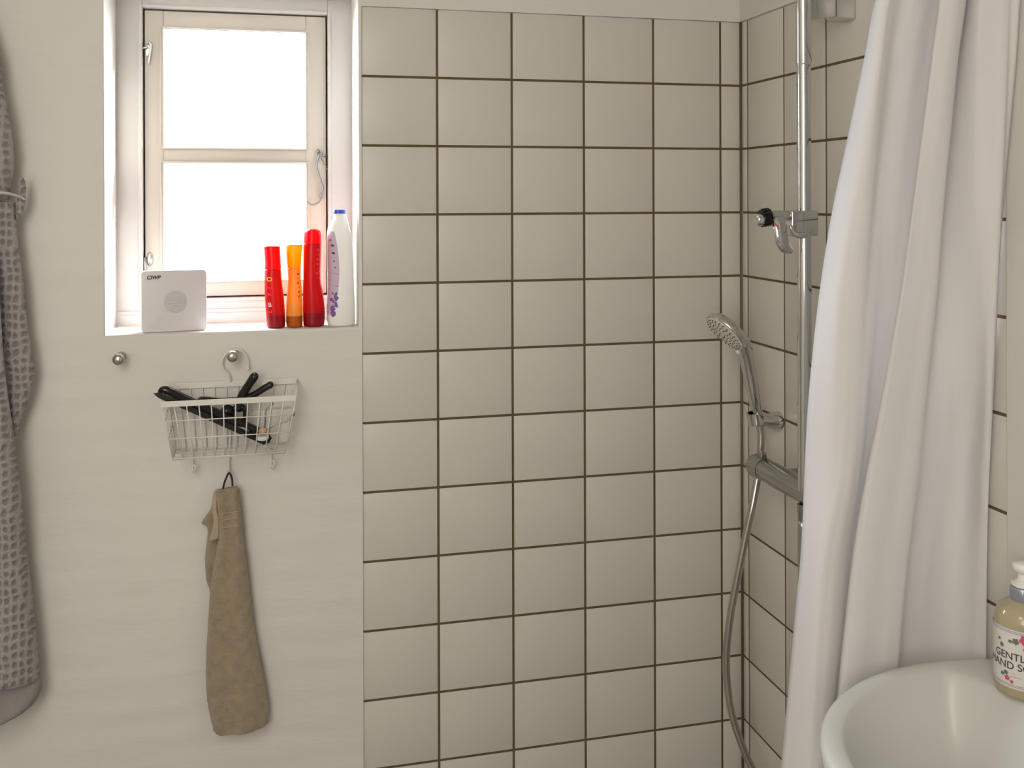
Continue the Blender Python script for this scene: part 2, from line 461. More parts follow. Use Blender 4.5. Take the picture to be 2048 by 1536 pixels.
# sash
SY = FY + .010
gx0, gx1 = P(328, 300, SY + .01).x, P(612, 300, SY + .01).x
gz1 = (P(330, 57, SY + .01).z + P(610, 66, SY + .01).z) / 2
gm1 = P(470, 297, SY + .01).z; gm0 = P(470, 326, SY + .01).z
gz0 = P(480, 561, SY + .01).z
bm = bmesh.new()
box(bm, sx0, gx0, SY, SY + .035, sz0, sz1, .002)
box(bm, gx1, sx1, SY, SY + .035, sz0, sz1, .002)
box(bm, gx0, gx1, SY, SY + .035, gz1, sz1, .002)
box(bm, gx0, gx1, SY, SY + .035, sz0, gz0, .002)
box(bm, gx0 - .002, gx1 + .002, SY + .002, SY + .033, gm0, gm1, .002)
sash = obj('sash', bm, M['white_paint'], window, auto=.6)
bm = bmesh.new()   # glazing bead mouldings, one ring round each pane
for z0, z1 in ((gm1, gz1), (gz0, gm0)):
    for k, (o_, y) in enumerate(((.008, SY - .003), (.003, SY - .001))):
        ring(bm, gx0 - o_, gx1 + o_, z0 - (o_ if k == 0 and z0 == gz0 else .003), z1 + .003, .004, y, SY + .01, .001)
obj('glazing_bead', bm, M['white_paint'], sash, auto=.6)
for z0, z1 in ((gm1, gz1), (gz0, gm0)):
    bm = bmesh.new(); box(bm, gx0 - .004, gx1 + .004, SY + .018, SY + .021, z0 - .004, z1 + .004)
    obj('pane', bm, M['glass'], sash, smooth=False)

# fittings on the sash
Yf = SY - .004
bm = bmesh.new()   # upper hinge: eye on the frame, pin and hanging tongue
tube(bm, [P(281, 90, Yf), P(284, 96, Yf - .004), P(296, 94, Yf - .006)], .0022, 8, 4)
tube(bm, [P(282, 84, Yf), P(283, 108, Yf)], .0016, 8)
tube(bm, [P(291, 88, Yf - .006), P(297, 84, Yf - .008), P(301, 90, Yf - .008), P(299, 108, Yf - .006), P(296, 130, Yf - .004)], .0028, 10, 5, flat=.8)
box(bm, P(290, 0, Yf).x, P(303, 0, Yf).x, Yf + .001, Yf + .005, P(295, 112, Yf).z, P(295, 84, Yf).z, .0012)
obj('hinge', bm, M['zinc'], window)
bm = bmesh.new()   # lower hinge: long pin and oval screwed plate
tube(bm, [P(286, 462, Yf), P(285, 540, Yf)], .0019, 8)
tube(bm, [P(290, 515, Yf), P(290, 545, Yf)], .0026, 8)
lathe(bm, [(.0, -.0035), (.0045, -.0035), (.0066, -.0015), (.0066, 0)], P(300, 518, Yf + .004), (0, 1, 0), 24, sx=1, sy=2.2)
for q in (508, 528): lathe(bm, [(0, -.006), (.0018, -.0055), (.0024, -.0035)], P(300, q, Yf + .004), (0, 1, 0), 12, cap=False)
obj('hinge', bm, M['zinc'], window)
bm = bmesh.new()   # eye screws of the hook
tube(bm, [P(633, 306, Yf - .002), P(640, 300, Yf - .004), P(643, 308, Yf - .004), P(637, 313, Yf - .003)], .0020, 8, 5)
tube(bm, [P(640, 310, Yf - .003), P(653, 313, Yf - .001)], .0021, 8)
tube(bm, [P(642, 316, Yf - .002), P(648, 327, Yf - .002), P(654, 334, Yf - .002)], .0009, 6)
tube(bm, [P(652, 337, Yf - .001), P(656, 340, Yf - .002)], .0015, 8)
lathe(bm, [(0, -.003), (.004, -.002), (.005, 0)], P(637, 303, Yf + .004), (0, 1, 0), 16)
obj('screw_eye', bm, M['darkzinc'], window)
bm = bmesh.new()   # S-shaped window hook
tube(bm, [P(637, 309, Yf - .004), P(634, 322, Yf - .005), P(633, 334, Yf - .006), P(637, 350, Yf - .006), P(643, 366, Yf - .006), P(645, 376, Yf - .006), P(642, 388, Yf - .006)], .0024, 10, 6)
tube(bm, [P(642, 387, Yf - .006), P(637, 391, Yf - .006), P(640, 396, Yf - .006), P(645, 392, Yf - .006), P(642, 387, Yf - .006)], .0014, 8, 5)
tube(bm, [P(643, 394, Yf - .006), P(637, 404, Yf - .006), P(627, 409, Yf - .006), P(619, 408, Yf - .006), P(613.5, 402, Yf - .006)], .0016, 8, 6)
obj('window_hook', bm, M['darkzinc'], window)

# ================================================================ things on the sill
# square white sensor box, turned slightly
p0, p1 = at(283, 660, Y=.012), at(414, 652, Y=.030)
w = (p1 - p0).length; hgt = .1215
ang = math.atan2(p1.y - p0.y, p1.x - p0.x)
base = Vector(((p0.x + p1.x) / 2, (p0.y + p1.y) / 2, SILL))
sb = tag(empty('sensor_box', base), 'square white alarm box with round dotted speaker, leaning on left end of sill', 'alarm box')
R = Matrix.Translation(base) @ Matrix.Rotation(ang, 4, 'Z') @ Matrix.Rotation(math.radians(-1.5), 4, 'X')
def put(bm, mtx): bmesh.ops.transform(bm, matrix=mtx, verts=bm.verts[:]); return bm
bm = bmesh.new()
vs = box(bm, -w / 2, w / 2, 0, .030, 0.0005, hgt)
bmesh.ops.bevel(bm, geom=[e for e in bm.edges if abs((e.verts[0].co - e.verts[1].co).normalized().y) > .9], offset=.008, segments=6, profile=.5, affect='EDGES')
bmesh.ops.bevel(bm, geom=[e for e in bm.edges if abs(e.verts[0].co.y - e.verts[1].co.y) < 1e-6], offset=.002, segments=2, profile=.5, affect='EDGES')
put(bm, R); obj('case', bm, M['whiteplastic'], sb, auto=.7)
bm = bmesh.new()
cx, cz = P(352, 600, .02), None
lx = (351 - 283) / 131 * w - w / 2; lz = (657 - 600) / 118 * hgt
n = 0
for k in range(1, 10):
    rr = k * .00235
    for j in range(6 * k):
        t = 2 * PI * j / (6 * k)
        lathe(bm, [(.00058, -.0004), (.00058, .0004)], (lx + rr * math.cos(t), -.0001, lz + rr * math.sin(t)), (0, 1, 0), 6)
put(bm, R); g_ = obj('speaker_grille', bm, M['grey'], sb, smooth=False); g_['label'] = 'round pattern of small grey holes'
bm = text_bm('CIWP', .0100, .0002, font_shear=.25, bold=.00035)
bmesh.ops.rotate(bm, verts=bm.verts[:], cent=(0, 0, 0), matrix=Matrix.Rotation(PI / 2, 3, 'X'))
bmesh.ops.translate(bm, verts=bm.verts[:], vec=(-w / 2 + .0095, -.0004, hgt - .0165))
put(bm, R); obj('logo', bm, M['ink'], sb, smooth=False)

# bottles: silhouettes (y, left, right) in the photograph, standing on the sill
def bottle_sections(sil, Y, hy, hyf=None):
    out = []
    yb_ = sil[-1][0]
    for i, (py, l, r) in enumerate(sil):
        a, b = at(l, py, Y=Y), at(r, py, Y=Y)
        k = hyf[i] if hyf else 1
        out.append([(a.x + b.x) / 2, Y, a.z, (b.x - a.x) / 2, hy * k])
    dz = SILL + .0005 - out[-1][2]
    ht = out[0][2] - out[-1][2]
    for s in out: s[2] += dz
    return [tuple(s) for s in out]
def smooth_sections(secs, n=5):
    A = catmull([(s[0], s[2], s[3]) for s in secs], n); B = catmull([(s[1], s[4], 0) for s in secs], n)
    return [(a.x, b.x, a.y, max(.0005, a.z), b.y) for a, b in zip(A, B)]
def rounded_bottom(secs, r=.003):
    cx, cy, cz, hx, hy = secs[-1]
    return secs[:-1] + [(cx, cy, cz + r, hx, hy), (cx, cy, cz + r * .35, hx - r * .3, hy - r * .3), (cx, cy, cz, hx - r, hy - r)]
def rounded_top(secs, r=.002):
    cx, cy, cz, hx, hy = secs[0]
    return [(cx, cy, cz, hx - r, hy - r), (cx, cy, cz - r * .3, hx - r * .3, hy - r * .3), (cx, cy, cz - r, hx, hy)] + secs[1:]
def bottle(name, label, sil, Y, hy, split, mats, hyf=None, top=True, base_split=None, p=2.5):
    secs = smooth_sections(bottle_sections(sil, Y, hy, hyf))
    secs = rounded_bottom(secs)
    if top: secs = rounded_top(secs)
    zs_ = at((sil[0][1] + sil[0][2]) / 2, split, Y=Y).z + (secs[-1][2] - at(sil[-1][1], sil[-1][0], Y=Y).z)
    root = tag(empty(name, (secs[-1][0], Y, SILL)), label, 'bottle')
    up = [s for s in secs if s[2] >= zs_]; lo = [s for s in secs if s[2] < zs_]
    # shared seam ring with a narrow groove
    a, b = up[-1], lo[0]; t = (a[2] - zs_) / max(1e-6, a[2] - b[2])
    mid = tuple(a[i] + (b[i] - a[i]) * t for i in range(5))
    bm = bmesh.new(); loft(bm, up + [(mid[0], mid[1], zs_ + .0003, mid[3], mid[4])], 40, p); obj('cap', bm, mats[1], root, auto=.9)
    lo = [(mid[0], mid[1], zs_ - .0006, mid[3] - .0006, mid[4] - .0006), (mid[0], mid[1], zs_ - .0012, mid[3], mid[4])] + lo
    if base_split:
        zb = at(sil[-1][1], base_split, Y=Y).z
        bm = bmesh.new(); loft(bm, [s for s in lo if s[2] >= zb] + [next(s for s in lo if s[2] < zb)], 40, p, capends=True); obj('body', bm, mats[0], root, auto=.9)
        bm = bmesh.new(); loft(bm, [s for s in lo if s[2] < zb], 40, p); obj('base', bm, mats[2], root, auto=.9)
    else:
        bm = bmesh.new(); loft(bm, lo, 40, p); obj('body', bm, mats[0], root, auto=.9)
    return root, secs

red, rs = bottle('shampoo_bottle', 'short red bottle with bright red cap and pink lettering, standing left of the orange bottle', 
    [(491, 527.8, 559.8), (523, 530, 561.5), (537, 529.5, 562.3), (553, 529, 563.3), (575, 529, 565.5), (593.4, 529.5, 567.7), (620, 531.5, 569.5), (640, 533, 570.5), (654, 533.4, 570.3)], .040, .024, 537, (M['red'], M['redcap'], M['redbase']), base_split=628)
orb, os_ = bottle('shampoo_bottle', 'orange bottle with glossy orange cap between the two red bottles', 
    [(488.5, 572, 604.6), (515, 573, 602.5), (535, 574.5, 601.5), (558, 575.4, 601.5), (580, 574.5, 603.5), (602, 573, 605), (625, 572.3, 605.3), (652.5, 572.4, 605)], .045, .026, 535, (M['orange'], M['orangecap'], M['orangedark']), base_split=630)
red2, r2 = bottle('shampoo_bottle', 'tall red bottle with rounded red cap beside the white lotion bottle', 
    [(459, 616, 633), (461.5, 610.5, 639), (468, 608.8, 642), (488, 607.5, 642.3), (520, 606.8, 641.5), (558, 606.4, 641.2), (593, 606, 646.8), (625, 606, 649.8), (652, 606.6, 648.4)], .045, .027, 487, (M['red'], M['redcap'], M['redbase']), base_split=624, top=False)
lot, ls = bottle('lotion_bottle', 'tall white lotion bottle with blue cap and lilac flower label at right end of sill',
    [(421.5, 666.5, 690), (424, 666, 690.8), (429, 666.2, 691), (436, 667.2, 694), (446, 662, 696.5), (457, 656, 699), (479, 653.8, 703.5), (523, 653.8, 706.6), (576, 654.7, 708), (620, 653, 710), (642, 653.6, 710.3), (652.5, 656, 709)], .040, .027, 429.5, (M['lotion'], M['blue'], M['lotion']),
    hyf=[.5, .52, .52, .56, .7, .84, 1, 1, 1, 1, 1, .97], top=True)

def on_bottle(secs, bm_, x_frac_center, z0, spread=1.0, rot=0, p=2.5, off=.0004):
    """project flat shapes (x,y in metres) onto the camera-side skin of a bottle"""
    for v in bm_.verts:
        x, y, zz = v.co
        if rot: x, y = x * math.cos(rot) - y * math.sin(rot), x * math.sin(rot) + y * math.cos(rot)
        z = z0 + y
        s = min(secs, key=lambda q: abs(q[2] - z))
        cx, cy, cz, hx, hy = s
        u = max(-.985, min(.985, x_frac_center + x / hx))
        v.co = Vector((cx + u * hx, cy - hy * (1 - abs(u) ** p) ** (1 / p) - off - zz, z))
    return bm_
def disc(bm, x, y, rx, ry, seg=14, z=0):
    vs = [bm.verts.new((x + rx * math.cos(2 * PI * k / seg), y + ry * math.sin(2 * PI * k / seg), z)) for k in range(seg)]
    bm.faces.new(vs)
def sub(bm, n=2):
    bmesh.ops.triangulate(bm, faces=bm.faces[:])
    return bm
def zpix(py, Y, px=600): return at(px, py, Y=Y).z
Yb = .040 - .02
for s_, py, sz, m_ in (('H', 577, .008, 'pinkink'), ('X', 590, .009, 'pinkink'), ('B', 612, .0125, 'whiteink'), ('a1', 624, .0075, 'pinkink')):
    bm = text_bm(s_, sz, 0, subdiv=2, align='CENTER'); on_bottle(rs, bm, -.52, zpix(py, Yb))
    obj('lettering', bm, M[m_], red, smooth=False)
bm = bmesh.new()
ro = [(.0052 * math.cos(2 * PI * k / 20), .0045 * math.sin(2 * PI * k / 20)) for k in range(20)]
A = [bm.verts.new((x, y, 0)) for x, y in ro]; B = [bm.verts.new((x * .7, y * .6, 0)) for x, y in ro]
for k in range(20): bm.faces.new((A[k], A[(k + 1) % 20], B[(k + 1) % 20], B[k]))
on_bottle(rs, bm, -.45, zpix(557, Yb)); obj('emblem', bm, M['yellowink'], red, smooth=False)
for k, ch in enumerate('=-==-=-'):
    bm = text_bm(ch, .0085, 0, subdiv=1, align='CENTER', bold=.0002); on_bottle(r2, bm, .72, zpix(500 + k * 9.5, Yb), rot=PI / 2)
    obj('lettering', bm, M['pinkink'], red2, smooth=False)
for k, ch in enumerate('=-=-==-'):
    bm = text_bm(ch, .0085, 0, subdiv=1, align='CENTER', bold=.0002); on_bottle(os_, bm, .74, zpix(548 + k * 9, Yb), rot=PI / 2)
    obj('lettering', bm, M['ink'], orb, smooth=False)
# lotion label
bm = bmesh.new()
rows = []
for i in range(25):
    t = i / 24; z = zpix(463 + t * (630 - 463), Yb, 670)
    wv = .50 + .32 * math.sin(PI * min(1, t * 1.15)) ** .8
    rows.append([(u, z) for u in [-.97 + (wv) * k / 8 for k in range(9)]])
V = []
for row in rows:
    V.append([])
    for u, z in row:
        s = min(ls, key=lambda q: abs(q[2] - z)); cx, cy, cz, hx, hy = s
        V[-1].append(bm.verts.new((cx + u * (hx + .0003), cy - (hy + .0004) * (1 - abs(u) ** 2.5) ** (1 / 2.5), z)))
for i in range(24):
    for k in range(8): bm.faces.new((V[i][k], V[i][k + 1], V[i + 1][k + 1], V[i + 1][k]))
lab = obj('flower_label', bm, M['lilac'], lot); lab['label'] = 'lilac label with purple flowers'
bm = bmesh.new()
rnd = random.Random(3)
for k in range(30):
    t = rnd.random()
    x = -.75 + rnd.random() * .45 * (1 if t < .7 else .6)
    b2 = bmesh.new(); r_ = .0012 + rnd.random() * .0022; disc(b2, 0, 0, r_, r_ * 1.3, 9)
    on_bottle(ls, b2, x, zpix(585 + t * 45, Yb, 670), off=.0010)
    me_ = bpy.data.meshes.new('t'); b2.to_mesh(me_); b2.free(); bm.from_mesh(me_); bpy.data.meshes.remove(me_)
obj('flower_print', bm, M['purple'], lab, smooth=False)
for k, (ch, py, u) in enumerate((('-', 482, -.80), ('=', 494, -.66), ('=', 509, -.60), ('-', 524, -.54), ('-', 537, -.48))):
    bm = text_bm(ch, .0095, 0, subdiv=1, align='CENTER', bold=.0005); on_bottle(ls, bm, u, zpix(py, Yb, 670), rot=-.3, off=.001)
    obj('lettering', bm, M['ink'], lab, smooth=False)
for py in (546, 570):
    bm = bmesh.new(); vs = [bm.verts.new(p) for p in ((-.007, 0, 0), (0, -.0012, 0), (.008, -.003, 0), (.008, -.0018, 0), (0, 0, 0), (-.007, .0008, 0))]; bm.faces.new(vs)
    on_bottle(ls, bm, -.55, zpix(py, Yb, 670), off=.001); obj('printed_line', bm, M['purple'], lab, smooth=False)

# ================================================================ wall knobs
def knob(px, py, label):
    c = at(px, py, Y=-.044); c.y = yp
    root = tag(empty('wall_knob', c), label, 'knob', 'round steel knobs under the window')
    o_ = Vector((c.x, yp, at(px, py, Y=-.044).z))
    bm = bmesh.new(); lathe(bm, [(0, 0), (.0095, 0), (.0095, .003), (.0085, .0045), (.0065, .006), (.0062, .028), (.007, .030)], o_, (0, -1, 0), 28); obj('stem', bm, M['steel'], root, auto=.6)
    bm = bmesh.new(); lathe(bm, [(.006, .028), (.0088, .030), (.0108, .0335), (.0116, .038), (.0110, .042), (.0088, .0455), (.0045, .0475), (0, .048)], o_, (0, -1, 0), 28); obj('ball', bm, M['steel'], root)
    return o_
k1 = knob(237, 719, 'round steel wall knob with nothing hanging on it, below left end of sill')
k2 = knob(465, 713, 'round brushed steel wall knob that carries the white wire basket')

# ================================================================ wire basket
YB_, YF_ = yp - .006, -.098
def W(px, py, Y): return at(px, py, Y=Y)
bl, br = W(331, 770, YB_), W(594, 764, YB_)
fl, fr = W(322, 806, YF_), W(592, 799, YF_)
zb, zf = (bl.z + br.z) / 2, (fl.z + fr.z) / 2
bl.z = br.z = zb; fl.z = fr.z = zf
bbl, bbr = W(352, 892, YB_), W(574, 892, YB_)       # bottom rear
fbl, fbr = W(346, 919, YF_ + .012), W(570, 908, YF_ + .012)
zbb, zfb = (bbl.z + bbr.z) / 2, (fbl.z + fbr.z) / 2
zfb = zbb = (zbb * .3 + zfb * .7)
for v in (bbl, bbr, fbl, fbr): v.z = zbb
basket = tag(empty('wire_basket', (bl + br) / 2), 'small white wire basket with front grid and three hooks, hanging from the wall knob', 'basket')
rw = .0011
bm = bmesh.new()   # flat rim band front, back band, side strips
def strip(a, b, h, t=.0012):
    # a flat upright band from a to b
    d = (b - a).normalized(); n_ = Vector((d.y, -d.x, 0)).normalized() * t
    vs = []
    for pnt in (a, b):
        for dz in (h / 2, -h / 2):
            for s in (1, -1): vs.append(bm.verts.new(pnt + Vector((0, 0, dz)) + n_ * s * .5))
    q = vs
    for idx in ((0, 1, 3, 2), (4, 6, 7, 5), (0, 4, 5, 1), (2, 3, 7, 6), (0, 2, 6, 4), (1, 5, 7, 3)): bm.faces.new([q[i] for i in idx])
strip(fl, fr, .0105); strip(bl, br, .0115)
obj('rim', bm, M['wire'], basket, smooth=False)
for a, b in ((bl, fl), (br, fr)):
    bm = bmesh.new(); tube(bm, [a, a + (b - a) * .5, b], .0019, 8); obj('side_bar', bm, M['wire'], basket)
def lerp(a, b, t): return a + (b - a) * t
bm = bmesh.new()   # front face
NV = 11
for i in range(NV + 1):
    t = i / NV
    a = lerp(fl, fr, t); c = lerp(fbl, fbr, t)
    tube(bm, [a, c], rw, 6)
for s in (.30, .62, .98):
    tube(bm, [lerp(fl, fbl, s) + Vector((0, -.002, 0)), lerp(fr, fbr, s) + Vector((0, -.002, 0))], rw, 6)
obj('front_grid', bm, M['wire'], basket)
bm = bmesh.new()   # rear face
for i in range(NV + 1):
    t = i / NV; tube(bm, [lerp(bl, br, t), lerp(bbl, bbr, t)], rw, 6)
for s in (.42, .98):
    tube(bm, [lerp(bl, bbl, s), lerp(br, bbr, s)], rw, 6)
obj('rear_grid', bm, M['wire'], basket)
bm = bmesh.new()   # floor
for i in range(NV + 1):
    t = i / NV; tube(bm, [lerp(bbl, bbr, t), lerp(fbl, fbr, t)], rw, 6)
for s in (.0, .35, .7, 1):
    tube(bm, [lerp(bbl, fbl, s), lerp(bbr, fbr, s)], rw, 6)
obj('floor_grid', bm, M['wire'], basket)
for A0, A1, B0, B1 in ((bl, fl, bbl, fbl), (br, fr, bbr, fbr)):
    bm = bmesh.new()
    for t in (.28, .52, .76): tube(bm, [lerp(A0, A1, t), lerp(B0, B1, t)], rw, 6)
    for s in (.3, .62): tube(bm, [lerp(A0, B0, s), lerp(A1, B1, s)], rw, 6)
    obj('side_grid', bm, M['wire'], basket)
# swan-neck hanger over the knob
yh = yp - .0135
bm = bmesh.new()
tube(bm, [W(462, 764, YB_), W(457, 748, yh + .002), W(446, 737, yh), W(444, 722, yh), W(453, 707, yh), W(466, 700.5, yh), W(481, 701, yh), W(491, 710, yh), W(496, 722, yh), W(496, 737, yh)], .0017, 8, 8)
lathe(bm, [(0, -.003), (.0021, -.002), (.0026, 0), (.0021, .002), (0, .003)], W(496, 738, yh), (0, 0, 1), 12, cap=False)
obj('hanger_hook', bm, M['wire'], basket)
def small_hook(x, ytop, ybot, Yh):
    bm = bmesh.new()
    tube(bm, [W(x - 2, ytop, Yh), W(x, (ytop + ybot) / 2, Yh), W(x, ybot - 6, Yh - .001), W(x + 1, ybot, Yh - .006), W(x + 4, ybot - 3, Yh - .014), W(x + 6, ybot - 12, Yh - .015), W(x + 2, ybot - 15, Yh - .012)], .0019, 8, 6)
    obj('hook', bm, M['wire'], basket)
small_hook(385, 893, 945, YB_ - .006); small_hook(542, 893, 936, YB_ - .006)
HX = 457
bm = bmesh.new()
tube(bm, [W(461, 862, YB_ - .004), W(459, 900, YB_ - .005), W(HX, 930, YB_ - .006), W(HX, 941, YB_ - .010), W(HX - 1, 945, YB_ - .018), W(HX - 1, 941, YB_ - .026), W(HX, 934, YB_ - .027)], .0019, 8, 6)
obj('hook', bm, M['wire'], basket)

# ================================================================ squeegee lying across the basket
sq = tag(empty('squeegee', W(420, 840, -.075)), 'black squeegee lying diagonally across the white wire basket', 'squeegee')
a, b = W(309, 786, -.082), W(538, 888, -.080)
a2, b2 = W(330, 775, -.062), W(543, 872, -.062)
def slab(bm, quadpts, thick, nrm):
    n_ = Vector(nrm).normalized() * thick / 2
    A = [bm.verts.new(Vector(p) + n_) for p in quadpts]; B = [bm.verts.new(Vector(p) - n_) for p in quadpts]
    k = len(quadpts)
    bm.faces.new(A); bm.faces.new(B[::-1])
    for i in range(k): bm.faces.new((A[i], A[(i + 1) % k], B[(i + 1) % k], B[i]))
bm = bmesh.new()
slab(bm, [W(307, 787, -.080), W(318, 796, -.080), W(527, 889, -.064), W(541, 884, -.064), W(470, 852, -.068), W(320, 785, -.078)], .0022, (0, 1, .2))
bl_ = obj('rubber_blade', bm, M['blackgrip'], sq, smooth=False)
bm = bmesh.new()
tube(bm, [W(317, 788, -.070), W(331, 780, -.070), W(380, 803, -.067), W(450, 834, -.062), W(520, 866, -.056), W(540, 880, -.055)], .007, 12, 6, radii=[.003, .0078, .0088, .009, .0088, .006])
obj('blade_holder', bm, M['black'], sq)
bm = bmesh.new()   # loop shaped handle
tube(bm, [W(400, 805, -.064), W(404, 799, -.058), W(440, 800, -.052), W(470, 799, -.050), W(486, 803, -.050)], .0036, 10, 6, radii=[.006, .006, .0042, .0045, .006])
tube(bm, [W(425, 824, -.066), W(440, 832, -.058), W(462, 846, -.056), W(490, 858, -.060), W(502, 864, -.066)], .006, 10, 6, radii=[.006, .006, .0085, .010, .008])
obj('handle', bm, M['black'], sq)

# black two-armed hanger with ball and ring standing in the basket
dh = tag(empty('forked_hook', W(480, 800, -.05)), 'black forked rubber hook with two round-ended prongs sticking up out of the basket', 'hook')
Yd = -.046
bm = bmesh.new()
tube(bm, [W(475, 822, Yd), W(480, 803, Yd), W(486, 788, Yd), W(497, 770, Yd - .004), W(508, 754, Yd - .008), W(509.5, 751.5, Yd - .008)], .008, 14, 6, radii=[.008, .0085, .0085, .0078, .0085, .0072])
lathe(bm, [(0, .0085), (.0045, .0072), (.0078, .003), (.0085, 0), (.0078, -.003)], W(508.5, 753, Yd - .008), (.3, 0, .9), 16, cap=False)
obj('prong', bm, M['blackgrip'], dh)
bm = bmesh.new()
tube(bm, [W(485, 801, Yd), W(498, 794, Yd), W(512, 787, Yd - .004), W(528, 777, Yd - .008), W(540, 770, Yd - .01)], .0066, 14, 6, radii=[.006, .0068, .0066, .0066, .0066])
lathe(bm, [(0, .0072), (.0038, .0062), (.0066, .003), (.0072, 0), (.0066, -.003)], W(540, 770, Yd - .01), (.85, 0, .5), 16, cap=False)
obj('prong', bm, M['blackgrip'], dh)
bm = bmesh.new()   # ball
cb = W(455, 822, Yd - .004)
lathe(bm, [(.0126 * math.sin(PI * k / 12) + 1e-9 * 0, -.0126 * math.cos(PI * k / 12)) for k in range(13)], cb, (0, 0, 1), 24, cap=False, sx=1, sy=.9)
obj('ball', bm, M['black'], dh)
bm = bmesh.new()   # ring
cr_ = W(478, 828, Yd - .002)
tube(bm, [cr_ + Vector((.0125 * math.cos(2 * PI * k / 28), 0, .0155 * math.sin(2 * PI * k / 28))) for k in range(28)], .0052, 10, closed=True)
tube(bm, [W(470, 850, Yd), W(485, 860, Yd), W(502, 866, Yd)], .007, 12, 5, radii=[.006, .008, .006])
obj('ring', bm, M['black'], dh)

# little bent wire holder with a tan bead in the right end of the basket
wl = tag(empty('bead_plug', W(525, 868, -.079)), 'tan bead on white disc with two bent wires, in right end of basket', 'plug')
Yw = -.079
bm = bmesh.new(); lathe(bm, [(0, 0), (.0115, 0), (.012, .002), (.012, .005), (.0105, .007), (0, .0075)], W(525, 877, Yw), (0, -.2, 1), 28); obj('disc', bm, M['whiteplastic'], wl, auto=.7)
bm = bmesh.new(); lathe(bm, [(0, 0), (.006, .001), (.0085, .005), (.0082, .009), (.005, .0125), (0, .0135)], W(526, 868, Yw), (-.1, -.2, 1), 24); obj('bead', bm, M['bead'], wl)
bm = bmesh.new()
tube(bm, [W(527, 862, Yw), W(530, 850, Yw - .004), W(531, 836, Yw - .006), W(532, 822, Yw - .006), W(540, 810, Yw - .006), W(546, 805, Yw - .006)], .0015, 8, 4)
lathe(bm, [(0, -.002), (.003, -.001), (.003, .001), (0, .002)], W(545, 807, Yw - .006), (.5, 0, .6), 12, cap=False)
tube(bm, [W(533, 860, Yw), W(548, 852, Yw - .004), W(563, 846, Yw - .004), W(575, 842, Yw - .004), W(586, 832, Yw - .004), W(590, 824, Yw - .004)], .0010, 8, 4)
tube(bm, [W(571, 843, Yw - .004), W(577, 840, Yw - .004), W(585, 832, Yw - .004), W(589, 828, Yw - .004)], .0018, 8, 4)
lathe(bm, [(0, -.002), (.0032, -.001), (.0032, .001), (0, .002)], W(587, 829, Yw - .004), (.5, 0, .6), 12, cap=False)
obj('bent_wire', bm, M['darkzinc'], wl)

# ================================================================ beige towel on the middle hook
Yt = -.034
tw = tag(empty('hand_towel', W(457, 945, Yt)), 'folded beige terry hand towel hanging by a black loop from the basket hook', 'towel')
bm = bmesh.new()
tube(bm, [W(446, 978, Yt), W(449, 965, Yt), W(455, 950, Yt), W(457, 945.5, Yt + .002), W(461, 949, Yt), W(464, 958, Yt), W(465, 972, Yt)], .0019, 8, 6, flat=.45, flatdir=(0, 1, 0))
obj('hanging_loop', bm, M['loop'], tw)
def cloth(name, rows, m, parent, nu=16, thick=.006, noise_amp=.0012, seed=0, yfun=None, mi=None):
    """rows: (py_left, px_left, py_right, px_right, Y) -> thick lens-shaped cloth panel"""
    L_ = catmull([(r[1], r[0], r[4]) for r in rows], 6); R_ = catmull([(r[3], r[2], r[4]) for r in rows], 6)
    rnd = random.Random(seed); bm = bmesh.new(); F, Bk = [], []
    n_ = len(L_)
    for i in range(n_):
        f_, b_ = [], []
        for k in range(nu + 1):
            t = k / nu
            px = L_[i].x + (R_[i].x - L_[i].x) * t; py = L_[i].y + (R_[i].y - L_[i].y) * t; Y = L_[i].z
            e = (1 - (2 * t - 1) ** 6) ** .5 if 0 < t < 1 else 0
            yo = (yfun(t, i / (n_ - 1)) if yfun else 0)
            p_ = at(px, py, Y=Y)
            jit = rnd.uniform(-1, 1) * noise_amp
            f_.append(bm.verts.new(p_ + Vector((jit * .4, -thick * e + yo + jit, jit * .4))))
            b_.append(bm.verts.new(p_ + Vector((0, thick * .6 * e + yo * .3 + .0005, 0))))
        F.append(f_); Bk.append(b_)
    for G in (F, Bk):
        for i in range(n_ - 1):
            for k in range(nu): bm.faces.new((G[i][k], G[i][k + 1], G[i + 1][k + 1], G[i + 1][k]))
    for i in range(n_ - 1):
        for k in (0, nu): bm.faces.new((F[i][k], F[i + 1][k], Bk[i + 1][k], Bk[i][k]))
    for i in (0, n_ - 1):
        for k in range(nu): bm.faces.new((F[i][k], F[i][k + 1], Bk[i][k + 1], Bk[i][k]))
    return obj(name, bm, m, parent)
fold = lambda t, v: -.006 * math.sin(PI * t) - .004 * math.sin(3 * PI * t + 2 * v) * (1 - v * .5)
cloth('front_fold', [(980, 434, 973, 474, Yt), (983, 430, 979, 479, Yt), (1003, 433, 995, 480, Yt), (1050, 436, 1038, 485, Yt), (1085, 436, 1080, 488, Yt), (1130, 427, 1120, 494, Yt),
      (1185, 420, 1180, 500, Yt), (1250, 416, 1250, 508, Yt), (1320, 412, 1320, 521, Yt), (1385, 413, 1380, 532, Yt), (1425, 419, 1415, 537, Yt), (1447, 424, 1437, 537.5, Yt), (1462, 428, 1449, 534, Yt), (1467, 434, 1455, 520, Yt)],
      M['towel'], tw, 22, .010, .0009, 1, fold)
cloth('rear_fold', [(1008, 424, 1000, 450, Yt + .014), (1018, 421, 1015, 450, Yt + .014), (1037, 408, 1035, 450, Yt + .014), (1047, 404, 1046, 450, Yt + .014), (1056, 415, 1056, 450, Yt + .014), (1090, 413, 1090, 450, Yt + .014),
      (1120, 410, 1120, 450, Yt + .014), (1160, 413, 1160, 450, Yt + .014), (1180, 419, 1180, 450, Yt + .014), (1210, 424, 1210, 450, Yt + .014)],
      M['towel'], tw, 8, .004, .0008, 2)
